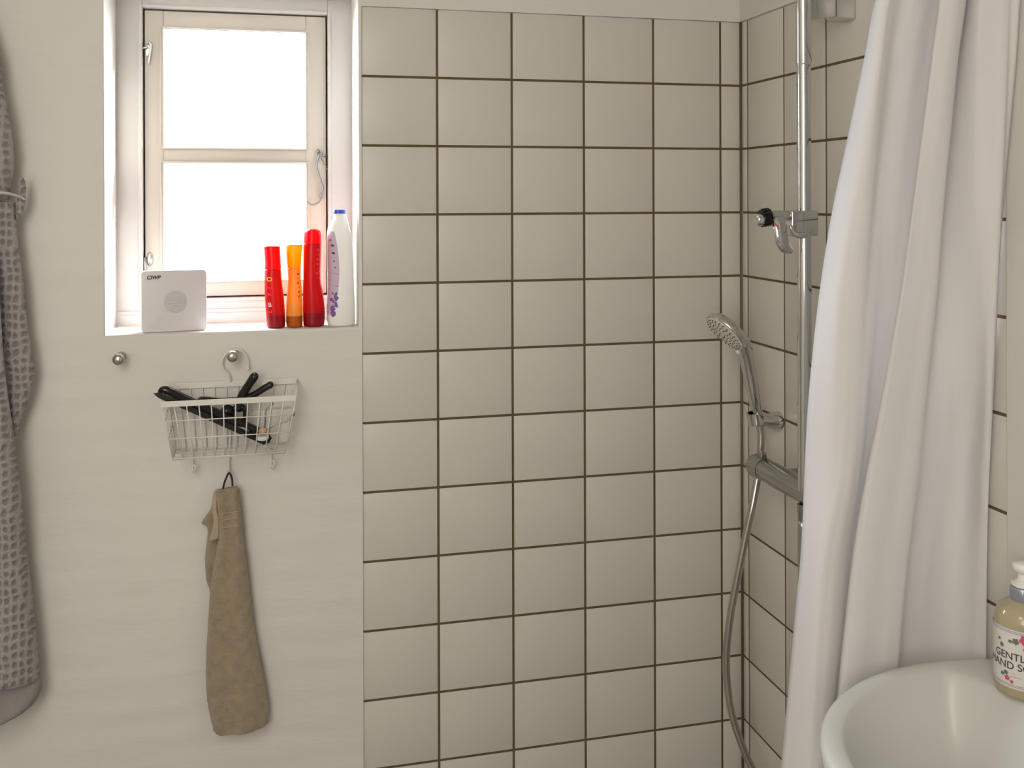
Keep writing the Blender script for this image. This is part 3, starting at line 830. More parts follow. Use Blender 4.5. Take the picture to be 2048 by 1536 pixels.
cloth('turned_edge', [(978, 432, 980, 445, Yt - .006), (990, 426, 992, 436, Yt - .006), (1018, 424, 1018, 434, Yt - .007), (1036, 426, 1036, 438, Yt - .008), (1052, 426, 1052, 438, Yt - .008), (1072, 420, 1072, 438, Yt - .008), (1082, 418, 1076, 437, Yt - .008)],
      M['band'], tw, 8, .0025, .0004, 3)
bm = bmesh.new()   # woven stripes across the top of the fold
for y0, y1 in ((1028, 1022), (1042, 1034), (1057, 1050)):
    pts = [at(439 + (482 - 439) * t, y0 + (y1 - y0) * t, Y=Yt - .010 * (1 - (2 * t - 1) ** 6) ** .5 + fold(t, .1) - .0005) for t in [k / 10 for k in range(0, 11)]]
    tube(bm, pts, .0014, 8)
obj('woven_stripe', bm, M['band'], tw)

# ================================================================ grey robe at the left edge
rb = tag(empty('bathrobe', at(-60, 60, Y=-.04)), 'grey waffle bathrobe with pale piping hanging against the wall at far left', 'bathrobe')
Yr = -.055
lump = lambda t, v: -.03 * math.sin(PI * t) ** .7 - .010 * math.sin(4 * PI * t + 3 * v)
cloth('upper_body', [(-60, -90, -60, -60, Yr), (0, -110, 20, -30, Yr), (110, -140, 110, -2, Yr), (180, -160, 180, 8, Yr), (250, -180, 250, 22, Yr), (330, -190, 330, 29, Yr), (395, -195, 400, 18, Yr)], M['waffle'], rb, 24, .018, .0012, 5, lump)
cloth('sleeve', [(400, -60, 405, 30, Yr), (450, -60, 452, 33, Yr), (500, -60, 500, 38, Yr), (580, -55, 580, 49, Yr), (650, -50, 650, 55, Yr), (715, -40, 715, 65, Yr), (745, -35, 745, 67, Yr), (790, -25, 790, 60, Yr), (840, -10, 840, 42, Yr), (885, 5, 885, 31, Yr), (910, 15, 910, 24, Yr)], M['waffle'], rb, 18, .014, .0012, 6)
cloth('lower_body', [(390, -200, 400, -30, Yr - .04), (500, -230, 500, -12, Yr - .04), (600, -235, 600, 0, Yr - .04), (700, -240, 700, 7, Yr - .04), (800, -245, 800, 18, Yr - .035), (880, -250, 880, 30, Yr - .02), (1000, -250, 1000, 45, Yr - .01), (1100, -255, 1100, 55, Yr), (1200, -260, 1200, 67, Yr),
      (1300, -260, 1300, 77, Yr), (1355, -260, 1355, 81, Yr)], M['waffle'], rb, 40, .02, .0012, 7, lump)
cloth('hem', [(1355, -260, 1352, 82, Yr), (1385, -262, 1376, 83, Yr), (1420, -262, 1395, 74, Yr), (1450, -262, 1412, 60, Yr), (1480, -262, 1424, 40, Yr)], mat('robe_hem', (.27, .245, .24, 1), .95, noise=.1, nscale=60, bump=.5, bscale=300, bdist=.002), rb, 40, .02, .0006, 8, lump)
cloth('belt_loop', [(352, 42, 352, 44, Yr), (362, 38, 360, 49, Yr), (375, 36, 375, 52, Yr), (400, 34, 400, 51, Yr), (415, 34, 415, 48, Yr), (428, 33, 428, 44, Yr), (440, 33, 438, 37, Yr)], M['waffle'], rb, 6, .006, .0005, 9)
bm = bmesh.new()
tube(bm, [at(-40, 380, Y=Yr - .05), at(0, 385, Y=Yr - .045), at(20, 388, Y=Yr - .035), at(38, 393, Y=Yr - .018), at(49, 399, Y=Yr - .008)], .0028, 8, 6)
pp = obj('piping', bm, M['piping'], rb); pp['label'] = 'pale piping across the robe'
c = at(-75, -62, Y=yp); 
hk = tag(empty('robe_hook', c), 'steel wall hook carrying the grey bathrobe at far left', 'hook')
bm = bmesh.new(); lathe(bm, [(0, 0), (.012, 0), (.012, .004), (.005, .006), (.005, .04), (.011, .045), (.009, .053), (0, .055)], c, (0, -1, 0), 20); obj('peg', bm, M['steel'], hk, auto=.7)

# ================================================================ shower column on the right wall
XS = -.10
pc = at(1608.5, 500, X=XS); PY_ = pc.y
zm = at(1560, 948, X=-.09).z
col_ = tag(empty('shower_column', (0, PY_, zm)), 'chrome shower column with riser pipe and bar mixer on the tiled right wall', 'shower')
bm = bmesh.new(); lathe(bm, [(.0126, 0), (.0126, 2.3 - zm)], (XS, PY_, zm), (0, 0, 1), 40)
obj('riser_pipe', bm, M['chrome'], col_, auto=.7)
zsl = at(1608, 126, X=XS).z
bm = bmesh.new(); lathe(bm, [(.0128, -.004), (.0139, 0), (.0139, 2.28 - zsl)], (XS, PY_, zsl), (0, 0, 1), 40)
obj('upper_sleeve', bm, M['chrome'], col_, auto=.7)
zbk = at(1660, 37, X=-.05).z
bm = bmesh.new(); box(bm, -.094, -.0005, PY_ - .010, PY_ + .03, zbk, zbk + .075, .003, 3)
obj('wall_bracket', bm, M['chrome'], col_, auto=.7)
# bar mixer, parallel to the wall
my0 = at(1510, 930, X=-.09).y; r_m = .0225
zM = at(1516, 932, X=-.09).z
mc = Vector((-.09, 0, zM))
bm = bmesh.new(); lathe(bm, [(r_m * .96, 0), (r_m, .002), (r_m, .25)], (mc.x, my0 - .043, zM), (0, -1, 0), 48)
obj('mixer_body', bm, M['satin'], col_, auto=.7)
bm = bmesh.new(); lathe(bm, [(0, -.001), (r_m * .8, -.001), (r_m * .97, .002), (r_m * 1.02, .006), (r_m * 1.02, .039), (r_m * .98, .0415)], (mc.x, my0, zM), (0, -1, 0), 48)
box(bm, mc.x - .006, mc.x + .006, my0 - .038, my0 - .020, zM + r_m - .002, zM + r_m + .010, .002)
for k in range(24):
    t = 2 * PI * k / 24
    tube(bm, [Vector((mc.x + r_m * 1.02 * math.cos(t), my0 - .008, zM + r_m * 1.02 * math.sin(t))), Vector((mc.x + r_m * 1.02 * math.cos(t), my0 - .018, zM + r_m * 1.02 * math.sin(t)))], .0006, 6)
obj('temperature_knob', bm, M['satin'], col_, auto=.7)
bm = bmesh.new(); lathe(bm, [(r_m * .96, .0412), (r_m * .96, .0432)], (mc.x, my0, zM), (0, -1, 0), 48)
obj('knob_seal', bm, M['black'], col_)
bm = bmesh.new(); lathe(bm, [(r_m, .2925), (r_m * 1.03, .295), (r_m * 1.03, .335), (r_m * .9, .34), (0, .341)], (mc.x, my0, zM), (0, -1, 0), 48)
obj('flow_knob', bm, M['satin'], col_, auto=.7)
bm = bmesh.new()
for yy in (my0 - .09, my0 - .24):
    lathe(bm, [(.03, 0), (.03, .004), (.024, .012), (.013, .016), (.013, .07)], (-.0005, yy, zM), (-1, 0, 0), 32)
obj('wall_union', bm, M['satin'], col_, auto=.7)
ho = at(1604, 1012, X=XS)
bm = bmesh.new(); lathe(bm, [(.009, 0), (.009, .014), (.0075, .016), (.0075, .03), (.006, .034)], (XS, ho.y, zM - r_m + .002), (0, 0, -1), 24); 
obj('hose_outlet', bm, M['satin'], col_, auto=.7)

# slider with its cone arm, dark ring and lever
sl = tag(empty('slider_holder', (XS, PY_, at(1608, 460, X=XS).z)), 'chrome hand-shower slider with curved lever clamped on the riser pipe', 'shower holder')
def S(px, py, dY=0): return at(px, py, Y=PY_ - .016 + dY)
zc = S(1600, 430).z
bm = bmesh.new()
q0, q1 = S(1583, 431), S(1637, 472)
box(bm, q0.x, q1.x, PY_ - .017, PY_ + .017, q1.z, S(1608, 421).z, .003, 3)
obj('clamp_block', bm, M['chrome'], sl, auto=.7)
bm = bmesh.new()
a_ = S(1536, 431, .012); b_ = S(1590, 431, .012)
bm_r = (S(1560, 421).z - S(1560, 441).z) / 2
tube(bm, [a_, b_], bm_r, 28)
tube(bm, [S(1536, 444, .006), S(1552, 444, .006)], bm_r * .9, 24)
obj('arm', bm, M['chrome'], sl, auto=.7)
bm = bmesh.new()
tube(bm, [S(1521, 436, .004), S(1537, 434, .006)], .0145, 28, radii=[.0135, .0150])
for k in range(12):
    t = 2 * PI * k / 12; o2 = Vector((0, .0142 * math.cos(t), .0142 * math.sin(t)))
    tube(bm, [S(1523, 436, .004) + o2, S(1537, 434, .006) + o2], .0022, 8)
obj('grip_ring', bm, M['black'], sl, auto=.7)
bm = bmesh.new()
tube(bm, [S(1512.5, 440, .002), S(1514, 440, .002), S(1523, 439, .003)], .0115, 24, radii=[.0085, .0105, .0115]); obj('end_cap', bm, M['chrome'], sl, auto=.7)
bm = bmesh.new()   # curved lever hanging down
tube(bm, [S(1560, 438, -.006), S(1560, 448, -.010), S(1561, 465, -.014), S(1564, 482, -.014), S(1571, 494, -.010), S(1583, 503, -.002)], .009, 20, 8, radii=[.0125, .0135, .0125, .0125, .0115, .0050], flat=.55, flatdir=(0, 1, 0))
obj('lever', bm, M['chrome'], sl)
bm = bmesh.new()
tube(bm, [S(1549, 446, -.016), S(1553, 451, -.0185), S(1556, 459, -.020)], .0014, 8, 5, radii=[.0006, .0017, .0006]); obj('red_mark', bm, M['red_mark'], sl)
bm = bmesh.new()   # lower clip cradling the pipe
tube(bm, [S(1580, 452, 0), S(1586, 464, -.001), S(1596, 470, -.003), S(1608, 471, -.004), S(1618, 470, -.001)], .005, 12, 6, radii=[.004, .005, .0055, .0055, .004])
obj('clip', bm, M['chrome'], sl)

# ---- wall bracket with hand shower
hb = at(1560, 838, X=0)
HY = hb.y
hbk = tag(empty('shower_bracket', (0, HY, hb.z)), 'small chrome wall bracket holding the hand shower near the corner', 'shower holder')
bm = bmesh.new()
lathe(bm, [(0, 0), (.0190, 0), (.0200, .004), (.0185, .012), (.0150, .026), (.0110, .042), (.0085, .052)], (-.0005, HY, at(1552, 839, X=0).z), (-1, 0, .10), 36)
obj('cone', bm, M['chrome'], hbk, auto=.8)
g0 = at(1510, 836, X=-.072)
bm = bmesh.new()
ax_h = (at(1500, 760, Y=HY) - at(1514, 836, Y=HY)).normalized()
gc = at(1511, 836, Y=HY + .004)
def cring(bm, c, ax, R, r, h, a0=0, a1=2 * PI, n=28):
    ax = Vector(ax).normalized(); u = Vector((1, 0, 0)); u = (u - ax * ax.dot(u)).normalized(); w_ = ax.cross(u)
    prof = [(R - r, -h / 2), (R + r, -h / 2), (R + r, h / 2), (R - r, h / 2)]
    rings = []
    for k in range(n + 1):
        t = a0 + (a1 - a0) * k / n; d = u * math.cos(t) + w_ * math.sin(t)
        rings.append([bm.verts.new(c + d * pr + ax * ph) for pr, ph in prof])
    for A, B in zip(rings, rings[1:]):
        for k in range(4): bm.faces.new((A[k], A[(k + 1) % 4], B[(k + 1) % 4], B[k]))
    bm.faces.new(rings[0]); bm.faces.new(rings[-1][::-1])
cring(bm, gc, ax_h, .0155, .0022, .024, -.0, 1.72 * PI)
obj('cradle', bm, M['chrome'], hbk, auto=.6)

hs = tag(empty('hand_shower', gc), 'chrome hand shower with round white spray face, held in the corner wall bracket', 'hand shower')
H = lambda px, py, Y: at(px, py, Y=Y)
bm = bmesh.new()
tube(bm, [H(1519, 850, HY + .004), H(1515, 828, HY + .002), H(1508, 790, HY - .006), H(1500, 745, HY - .014), H(1493, 710, HY - .024), H(1487, 690, HY - .03), H(1480, 672, HY - .034)], .012, 24, 8,
     radii=[.0085, .0110, .0140, .0155, .0150, .0155, .0130])
obj('handle', bm, M['chrome'], hs)
# spray head: lathe about the spray axis
hc = H(1449, 667, HY - .045)
e1 = (H(1483, 700, HY - .045) - H(1420, 628, HY - .045)).normalized()     # long axis in the picture
vw = (hc - CAM).normalized(); ld = -_r * .75 - Vector((0, 0, 1)) * .66; ld = (ld - vw * ld.dot(vw) - e1 * ld.dot(e1)).normalized(); nrm = (ld * .94 - vw * .34); nrm = (nrm - e1 * nrm.dot(e1)).normalized()
Rh = .0475
bm = bmesh.new()
lathe(bm, [(0, -.026), (Rh * .45, -.025), (Rh * .82, -.019), (Rh * .98, -.011), (Rh * 1.0, -.002), (Rh * .97, 0), (Rh * .9, .0005)], hc, nrm, 56)
obj('spray_head', bm, M['chrome'], hs)
bm = bmesh.new()
lathe(bm, [(0, .0022), (Rh * .80, .0022), (Rh * .92, .001), (Rh * .93, 0)], hc, nrm, 56, cap=False)
box_l = H(1475, 710, HY - .05)
face_ = obj('spray_face', bm, M['nozzle'], hs, auto=.7); face_['label'] = 'white face with dark nozzles'
u_ = e1; v_ = nrm.cross(u_)
bm = bmesh.new()
for k, (rr, cnt) in enumerate(((.08, 1), (.24, 6), (.40, 12), (.56, 17), (.72, 22), (.84, 25))):
    for j in range(cnt):
        t = 2 * PI * j / cnt + k * .3
        c_ = hc + (u_ * math.cos(t) + v_ * math.sin(t)) * (Rh * rr) + nrm * .0022
        lathe(bm, [(.0012, 0), (.0009, .0016), (0, .0018)], c_, nrm, 8)
obj('nozzle', bm, M['ink'], face_)
bm = bmesh.new(); tube(bm, [hc + e1 * Rh * .93 + nrm * .003, hc + e1 * Rh * 1.08 + nrm * .004 + Vector((0, 0, -.003))], .004, 12, radii=[.0045, .003]); obj('selector_tab', bm, M['nozzle'], hs)

# ---- hose: down from the handle, a loop below the frame, back up to the mixer
hosep = [H(1519, 849, HY + .004), H(1522, 872, HY + .002), H(1521, 905, HY), H(1516, 950, HY), H(1505, 1010, HY - .01), H(1491, 1075, HY - .01), H(1476, 1150, HY - .01), H(1462, 1225, HY - .01), H(1454, 1290, HY - .01),
         H(1453, 1350, HY - .01), H(1462, 1420, HY - .02), H(1480, 1480, HY - .03), H(1504, 1536, HY - .04)]
bot = hosep[-1]
hosep += [bot + Vector((.03, -.03, -.06)), Vector((-.06, -.33, bot.z - .085)), Vector((-.075, -.40, bot.z - .03)), Vector((-.095, ho.y, bot.z + .15)), Vector((XS, ho.y, zM - .16)), Vector((XS, ho.y, zM - r_m - .028))]
bm = bmesh.new(); tube(bm, hosep, .0076, 14, 10)
tag(obj('shower_hose', bm, M['hose']), 'smooth metal shower hose looping down the corner from hand shower to mixer', 'hose')

# ================================================================ shower curtain
rows_c = [  # py: pixel x of: left edge, band end, valley, flap left, flap right, recess, crest, right edge
 (-130, 1795, 1812, 1848, 1892, 1945, 1965, 2012, 2052),
 (0, 1750, 1769, 1819, 1882, 1932, 1955, 2003, 2040),
 (120, 1727, 1753, 1797, 1866, 1916, 1948, 2000, 2033),
 (300, 1690, 1729, 1776, 1842, 1897, 1945, 1994, 2019),
 (430, 1664, 1712, 1765, 1824, 1884, 1945, 1990, 2008),
 (600, 1639, 1692, 1756, 1800, 1870, 1942, 1983, 1997),
 (800, 1619, 1690, 1738, 1765, 1848, 1935, 1975, 1985),
 (950, 1611, 1683, 1722, 1737, 1832, 1925, 1967, 1977),
 (1100, 1604, 1655, 1700, 1712, 1812, 1910, 1962, 1973),
 (1250, 1590, 1640, 1688, 1695, 1797, 1900, 1960, 1972),
 (1400, 1576, 1632, 1672, 1680, 1785, 1895, 1960, 1972),
 (1536, 1563, 1625, 1660, 1668, 1775, 1890, 1960, 1972)]
def ydep(py):
    t = max(0, min(1, (py + 130) / 1000)); return -.815 + .065 * t
offs = [.050, -.004, .012, .006, -.016, .010, .004, -.006]
bm = bmesh.new()
curt = tag(empty('shower_curtain', (-.2, -.78, .1)), 'white cloth shower curtain gathered in long folds beside the sink', 'curtain')
grid = []
RR = catmull([(r[0], 0, 0) for r in rows_c], 5)
cols = [catmull([(r[k + 1], 0, 0) for r in rows_c], 5) for k in range(8)]
for i in range(len(RR)):
    py = RR[i].x; pts = []
    for k in range(8):
        Yk = ydep(py) + offs[k] * (1 if py > 200 else .75 + .25 * max(0, py) / 200)
        p_ = at(cols[k][i].x, py, Y=Yk)
        if k == 7: p_ = at(cols[k][i].x, py, X=-.010)
        fb = max(0, min(1, (py - 450) / 500))
        if k == 6: p_ = at(cols[k][i].x, py, X=-.034 + .020 * fb)
        if k == 5: p_ = at(cols[k][i].x, py, X=-.052).lerp(p_, fb)
        pts.append(p_)
        if k == 2:    # tuck behind the flap
            q_ = at(cols[3][i].x + 10, py, Y=ydep(py) + .020); pts.append(q_)
        if k == 3: 
            pts[-1] = at(cols[3][i].x, py, Y=ydep(py) - .022)
        if k == 4:    # return behind the flap's right edge
            pts[-1] = at(cols[4][i].x, py, Y=ydep(py) - .020)
            pts.append(at(cols[4][i].x - 4, py, Y=ydep(py) + .012))
    z = pts[0].z
    for p_ in pts: p_.x = min(p_.x, -.010)
    line = catmull([(p_.x, p_.y, p_.z) for p_ in pts], 7)
    grid.append(line)
# carry on below the frame down to a hem near the floor
last = grid[-1]
z_end = .14
lz = last[0].z
for s in range(1, 9):
    t = s / 8
    nl = []
    for q in last:
        xx = q.x - .03 * t * (1 - (q.x - last[0].x) / max(1e-4, (last[-1].x - last[0].x)))
        nl.append(Vector((xx, q.y, q.z + (z_end - lz) * t)))
    grid.append(nl)
rz = 2.18
first = grid[0]
pre = []
for s in range(4, 0, -1):
    t = s / 4
    pre.append([Vector((q.x + .02 * t, q.y, q.z + (rz - q.z) * t)) for q in first])
    for q in pre[-1]: q.x = min(q.x, -.010)
grid = pre + grid
for i, line in enumerate(grid):
    for k, q in enumerate(line):
        n_ = math.sin(k * .78 + q.z * 2.2 + math.sin(q.z * 4)) * .0024 + math.sin(k * 2.1 - q.z * 3) * .0010
        q.y += n_
V = [[bm.verts.new(q) for q in line] for line in grid]
for i in range(len(V) - 1):
    for k in range(len(V[0]) - 1): bm.faces.new((V[i][k], V[i][k + 1], V[i + 1][k + 1], V[i + 1][k]))
cl = obj('cloth', bm, M['curtain'], curt)
md = cl.modifiers.new('s', 'SOLIDIFY'); md.thickness = .0009; md.offset = 0
rod = tag(empty('curtain_rod', (-1.0, -.815, 2.20)), 'white rod above the frame that carries the shower curtain', 'rod')
bm = bmesh.new(); tube(bm, [(-.008, -.815, 2.205), (-.95, -.815, 2.205)], .0115, 20); obj('bar', bm, M['wire'], rod, auto=.7)
bm = bmesh.new(); tube(bm, [(-.95, -.815, 2.205), (-.95, -.815, CEIL - .002)], .008, 16); obj('ceiling_support', bm, M['wire'], rod, auto=.7)
for x in (-.05, -.09, -.13, -.17):
    bm = bmesh.new(); c_ = Vector((x, -.815, 2.195))
    tube(bm, [c_ + Vector((0, .021 * math.cos(2 * PI * k / 20), .024 * math.sin(2 * PI * k / 20))) for k in range(20)], .0016, 8, closed=True)
    obj('ring', bm, M['wire'], curt)

# ================================================================ sink
SZ = .887
sink = tag(empty('sink', (-.006, -1.055, SZ)), 'white porcelain washbasin with rounded front on the right wall', 'sink')
ccx, ccy, aX, bY = -.115, -1.058, .288, .258
def outl(t, s=1.0, dx=0):
    c_, s_ = math.cos(t), math.sin(t); p_ = 2.0
    x = ccx - dx + aX * s * math.copysign(abs(c_) ** (2 / p_), c_); y = ccy + bY * s * math.copysign(abs(s_) ** (2 / p_), s_)
    return x, y
NS = 96
bx_, by_, ba, bb_ = -.232, -1.058, .142, .218        # bowl opening
def bowl(t, s):
    # front follows the rim at an even width, wall side is a flat ledge
    c_, s_ = math.cos(t), math.sin(t)
    if c_ < 0: x = ccx + (aX - .030) * c_; y = (bY - .030) * s_
    else:
        x = ccx + .058 * c_; y = (bY - .030) * s_
    return bx_ + (x - bx_) * s, ccy + y * s
bm = bmesh.new(); rings = []
XW = -.0065
def ringv(f, z, lim=True):
    out = []
    for k in range(NS):
        t = 2 * PI * k / NS; x, y = f(t)
        if lim and x > XW: x = XW
        out.append(bm.verts.new((x, y, z(x, y) if callable(z) else z)))
    return out
def wide(s):   # D-shape: the wall side keeps the full width
    def f(t):
        x, y = outl(t, s)
        if math.cos(t) > 0:
            x = ccx + (XW - ccx) * min(1, abs(math.cos(t)) * 1.5) ; sy = math.sin(t)
            y = ccy + bY * s * math.copysign(min(1, abs(sy) ** .25 if abs(math.cos(t)) < .667 else abs(sy) * 1.342 ** 1), sy)
            if abs(math.cos(t)) >= .667: y = ccy + bY * s * (sy / .745) * (.745 ** .25)
        return x, y
    return f
rings.append(ringv(lambda t: tuple((wide(.55)(t)[0] , wide(.50)(t)[1])), SZ - .185))
rings.append(ringv(wide(.70), SZ - .165))
rings.append(ringv(wide(.86), SZ - .110))
rings.append(ringv(wide(.95), SZ - .060))
rings.append(ringv(wide(.99), SZ - .030))
rings.append(ringv(wide(1.0), SZ - .012))
rings.append(ringv(wide(.995), SZ - .004))
rings.append(ringv(wide(.98), SZ))
rings.append(ringv(wide(.955), SZ + .0005))
rings.append(ringv(lambda t: bowl(t, 1.03), SZ - .0005))
rings.append(ringv(lambda t: bowl(t, 1.01), SZ - .003))
rings.append(ringv(lambda t: bowl(t, .985), SZ - .010))
rings.append(ringv(lambda t: bowl(t, .94), SZ - .030))
rings.append(ringv(lambda t: bowl(t, .88), SZ - .065))
rings.append(ringv(lambda t: bowl(t, .76), SZ - .100))
rings.append(ringv(lambda t: bowl(t, .55), SZ - .122))
rings.append(ringv(lambda t: bowl(t, .30), SZ - .132))
rings.append(ringv(lambda t: bowl(t, .09), SZ - .136))
for A, B in zip(rings, rings[1:]):
    for k in range(NS): bm.faces.new((A[k], A[(k + 1) % NS], B[(k + 1) % NS], B[k]))
bm.faces.new(rings[0][::-1]); bm.faces.new(rings[-1])
bs = obj('basin', bm, M['porcelain'], sink)
bm = bmesh.new(); lathe(bm, [(0, .0005), (.012, .0005), (.018, .003), (.022, .002), (.022, -.002)], (bx_, by_, SZ - .135), (0, 0, 1), 28, cap=False); obj('drain', bm, M['chrome'], sink)
bm = bmesh.new(); tube(bm, [(bx_, by_, SZ - .18), (bx_, by_, SZ - .34), (bx_ + .05, by_, SZ - .38), (bx_ + .10, by_, SZ - .33), (XW - .001, by_, SZ - .32)], .016, 16, 6); obj('trap_pipe', bm, M['chrome'], sink)
# tap (outside the photograph, centred on the ledge)
tap = tag(empty('tap', (-.065, -1.09, SZ)), 'chrome basin mixer tap on the sink ledge, nearer than the soap', 'tap')
tap_y = -1.12
bm = bmesh.new(); lathe(bm, [(0, 0), (.024, 0), (.024, .006), (.021, .01), (.020, .06), (.017, .07), (0, .072)], (-.052, tap_y, SZ + .0005), (0, 0, 1), 28); obj('body', bm, M['chrome'], tap, auto=.7)
bm = bmesh.new(); tube(bm, [(-.055, tap_y, SZ + .045), (-.10, tap_y, SZ + .060), (-.145, tap_y, SZ + .050)], .011, 16, 6); obj('spout', bm, M['chrome'], tap)
bm = bmesh.new(); tube(bm, [(-.052, tap_y, SZ + .072), (-.060, tap_y, SZ + .085), (-.11, tap_y, SZ + .098)], .007, 12, 6); obj('lever', bm, M['chrome'], tap)

# ================================================================ soap dispenser
sc_ = at(2047, 1383, Z=SZ)
scx, scy = sc_.x, sc_.y
sR = .0365
scx = min(scx, XW - sR - .002)
soap = tag(empty('soap_dispenser', (scx, scy, SZ)), 'yellow soap pump bottle with floral paper label on the sink rim', 'soap dispenser')
hb_ = .115
bm = bmesh.new()
lathe(bm, [(0, .0008), (sR - .006, .0008), (sR - .0015, .003), (sR, .009), (sR, .098), (sR - .001, .105), (sR - .005, .114), (sR - .012, .120), (.018, .1235), (.0145, .125), (.0140, .132), (0, .132)], (scx, scy, SZ), (0, 0, 1), 56)
obj('body', bm, M['soap'], soap)
bm = bmesh.new(); lathe(bm, [(.0155, .124), (.0162, .1255), (.0162, .141), (.0150, .1425), (.006, .143)], (scx, scy, SZ), (0, 0, 1), 40)
for k in range(28):
    t = 2 * PI * k / 28; tube(bm, [(scx + .0162 * math.cos(t), scy + .0162 * math.sin(t), SZ + .127), (scx + .0162 * math.cos(t), scy + .0162 * math.sin(t), SZ + .140)], .0007, 6)
obj('collar', bm, M['collar'], soap, auto=.8)
bm = bmesh.new(); lathe(bm, [(.0130, .1425), (.0150, .1440), (.0150, .1475), (.0100, .150), (.0070, .152), (.0066, .160), (.0110, .163), (.0135, .166), (.0135, .172), (.011, .1745), (0, .175)], (scx, scy, SZ), (0, 0, 1), 36)
tube(bm, [(scx, scy, SZ + .168), (scx + .002, scy - .025, SZ + .168), (scx + .004, scy - .040, SZ + .163)], .005, 12, 5)
obj('pump', bm, M['pump'], soap, auto=.8)
face = math.atan2(CAM.y - scy, CAM.x - scx) + .10
LR = sR + .0005
bm = bmesh.new()
n_ = 60; A_, B_ = [], []
for k in range(n_ + 1):
    t = face - 2.0 + 4.0 * k / n_
    A_.append(bm.verts.new((scx + LR * math.cos(t), scy + LR * math.sin(t), SZ + .016))); B_.append(bm.verts.new((scx + LR * math.cos(t), scy + LR * math.sin(t), SZ + .094)))
for k in range(n_): bm.faces.new((A_[k], A_[k + 1], B_[k + 1], B_[k]))
lb = obj('paper_label', bm, M['paper'], soap); lb['label'] = 'cream label printed with roses and GENTLE HAND SOAP'
def wr(bm_, dz, dx=0, rot=0, out=.0004):
    for v in bm_.verts:
        x, y, z = v.co
        if rot: x, y = x * math.cos(rot) - y * math.sin(rot), x * math.sin(rot) + y * math.cos(rot)
        # x to the right as read from outside; from the camera right = increasing angle
        th = face + (x + dx) / LR
        v.co = Vector((scx + (LR + out + z) * math.cos(th), scy + (LR + out + z) * math.sin(th), SZ + y + dz))
    return bm_
def wtext(s, size, dz, m_='label_ink', dx=0):
    bm_ = text_bm(s, size, 0, subdiv=2, align='CENTER', bold=size * .012); wr(bm_, dz, dx); obj('lettering', bm_, M[m_], lb, smooth=False)
wtext('GENTLE', .0135, .0540, dx=-.019); wtext('HAND SOAP', .0135, .0415, dx=-.016); wtext('- -', .0045, .0355, dx=-.015); wtext('-- --- --', .0045, .031, dx=-.013)
for zz in (.0915, .0895, .0205, .0185):
    b2 = bmesh.new()
    for k in range(60):
        x0_, x1_ = -.070 + .140 * k / 60, -.070 + .140 * (k + 1) / 60
        b2.faces.new([b2.verts.new(p) for p in ((x0_, 0, 0), (x1_, 0, 0), (x1_, .0007, 0), (x0_, .0007, 0))])
    bmesh.ops.remove_doubles(b2, verts=b2.verts[:], dist=1e-6)
    wr(b2, zz); obj('border_line', b2, M['line'], lb, smooth=False)
rnd = random.Random(11)
def blobs(name, m_, lst, out):
    for x, z, r_ in lst:
        b2 = bmesh.new(); ph = rnd.random() * 6
        vs = [b2.verts.new((r_ * (1 + .16 * math.sin(5 * a + ph)) * math.cos(a), r_ * (1 + .16 * math.sin(5 * a + ph)) * math.sin(a), 0)) for a in [2 * PI * k / 24 for k in range(24)]]
        b2.faces.new(vs); wr(b2, z, x, out=out); obj(name, b2, M[m_], lb, smooth=False)
blobs('leaf_print', 'leaf', [(-.013, .0795, .0042), (-.020, .078, .0024), (-.032, .070, .003), (-.036, .077, .002), (.012, .067, .003), (.020, .082, .003), (-.026, .035, .003), (-.031, .032, .0025)], .0003)
blobs('rose_print', 'rose', [(-.002, .0830, .0062), (.006, .0815, .0062), (.003, .0690, .0066), (.008, .064, .005), (-.024, .0285, .0034), (-.018, .025, .0022), (.028, .026, .003)], .0005)

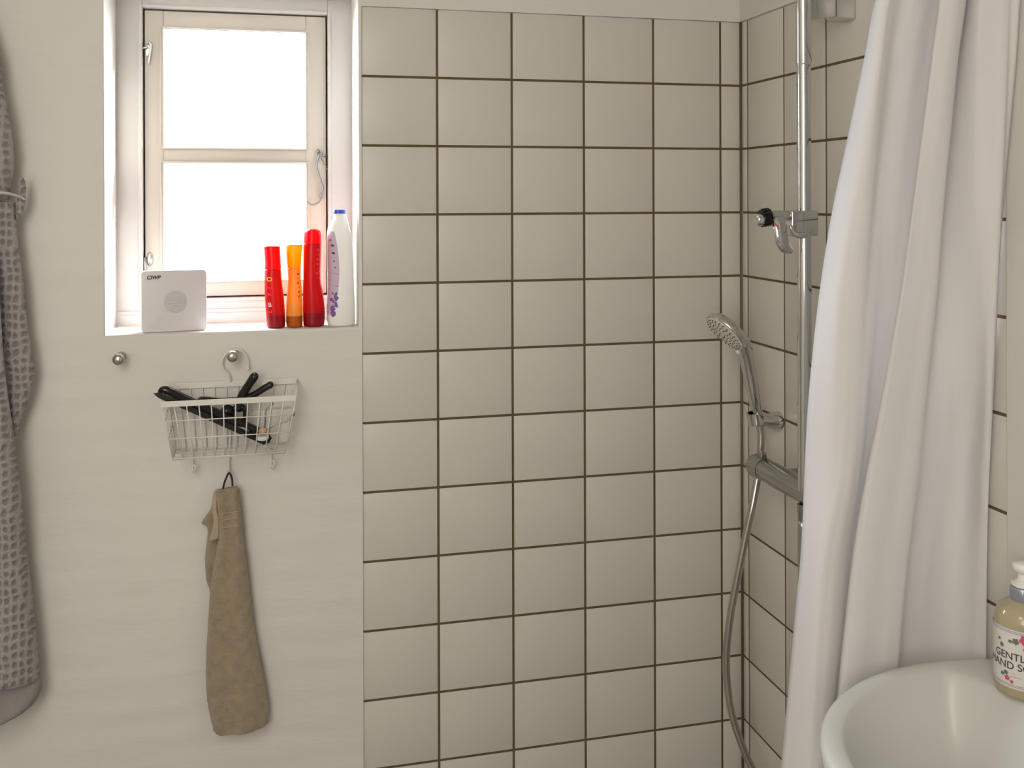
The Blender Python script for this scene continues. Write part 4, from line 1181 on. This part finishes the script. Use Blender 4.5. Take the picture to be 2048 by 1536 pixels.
# ================================================================ light
def area(name, loc, target, sx, sy, power, col):
    l = bpy.data.lights.new(name, 'AREA'); l.shape = 'RECTANGLE'; l.size = sx; l.size_y = sy; l.energy = power; l.color = col
    o = bpy.data.objects.new(name, l); C.objects.link(o); o.location = loc
    o.rotation_euler = (Vector(target) - Vector(loc)).to_track_quat('-Z', 'Y').to_euler(); return o
area('ceiling_fill', (-1.5, -1.9, CEIL - .03), (-1.3, -1.0, .6), .7, .7, 12, (1, .93, .82))  # added soft fill that evens out the room, no actual lamp
area('doorway_light', (-1.75, -2.9, 1.75), (-.9, 0, 1.5), .8, 1.2, 20, (1, .96, .90))
area('window_skylight', (-1.62, .75, 1.95), (-.55, -.45, 1.25), .8, .7, 120, (.78, .86, 1))
area('window_daylight', (-.85, .75, 1.9), (-1.15, 0, 1.45), .9, .9, 75, (.90, .95, 1))
sun = bpy.data.lights.new('sun', 'SUN'); sun.energy = 11; sun.angle = .03; sun.color = (1, .95, .88)
so = bpy.data.objects.new('sun', sun); C.objects.link(so)
so.rotation_euler = Vector((-.86, -.29, -.40)).to_track_quat('-Z', 'Y').to_euler()
wd = bpy.data.worlds.new('world'); bpy.context.scene.world = wd; wd.use_nodes = True
bg = wd.node_tree.nodes['Background']; bg.inputs[0].default_value = (.97, .985, 1, 1); bg.inputs[1].default_value = 1.6

# ================================================================ camera
cam = bpy.data.cameras.new('camera'); co = bpy.data.objects.new('camera', cam); C.objects.link(co)
cam.sensor_width = 36; cam.sensor_fit = 'HORIZONTAL'; cam.lens = FPX * 36 / 2048
cam.shift_x = 0; cam.shift_y = -(768 - CY) / 2048
cam.clip_start = .02
mtx = Matrix((( _r.x, _u.x, -_f.x, CAM.x), (_r.y, _u.y, -_f.y, CAM.y), (_r.z, _u.z, -_f.z, CAM.z), (0, 0, 0, 1)))
co.matrix_world = mtx
sc = bpy.context.scene
sc.camera = co
sc.view_settings.view_transform = 'Standard'
sc.view_settings.look = 'None'
sc.view_settings.exposure = 0
sc.cycles.max_bounces = 10
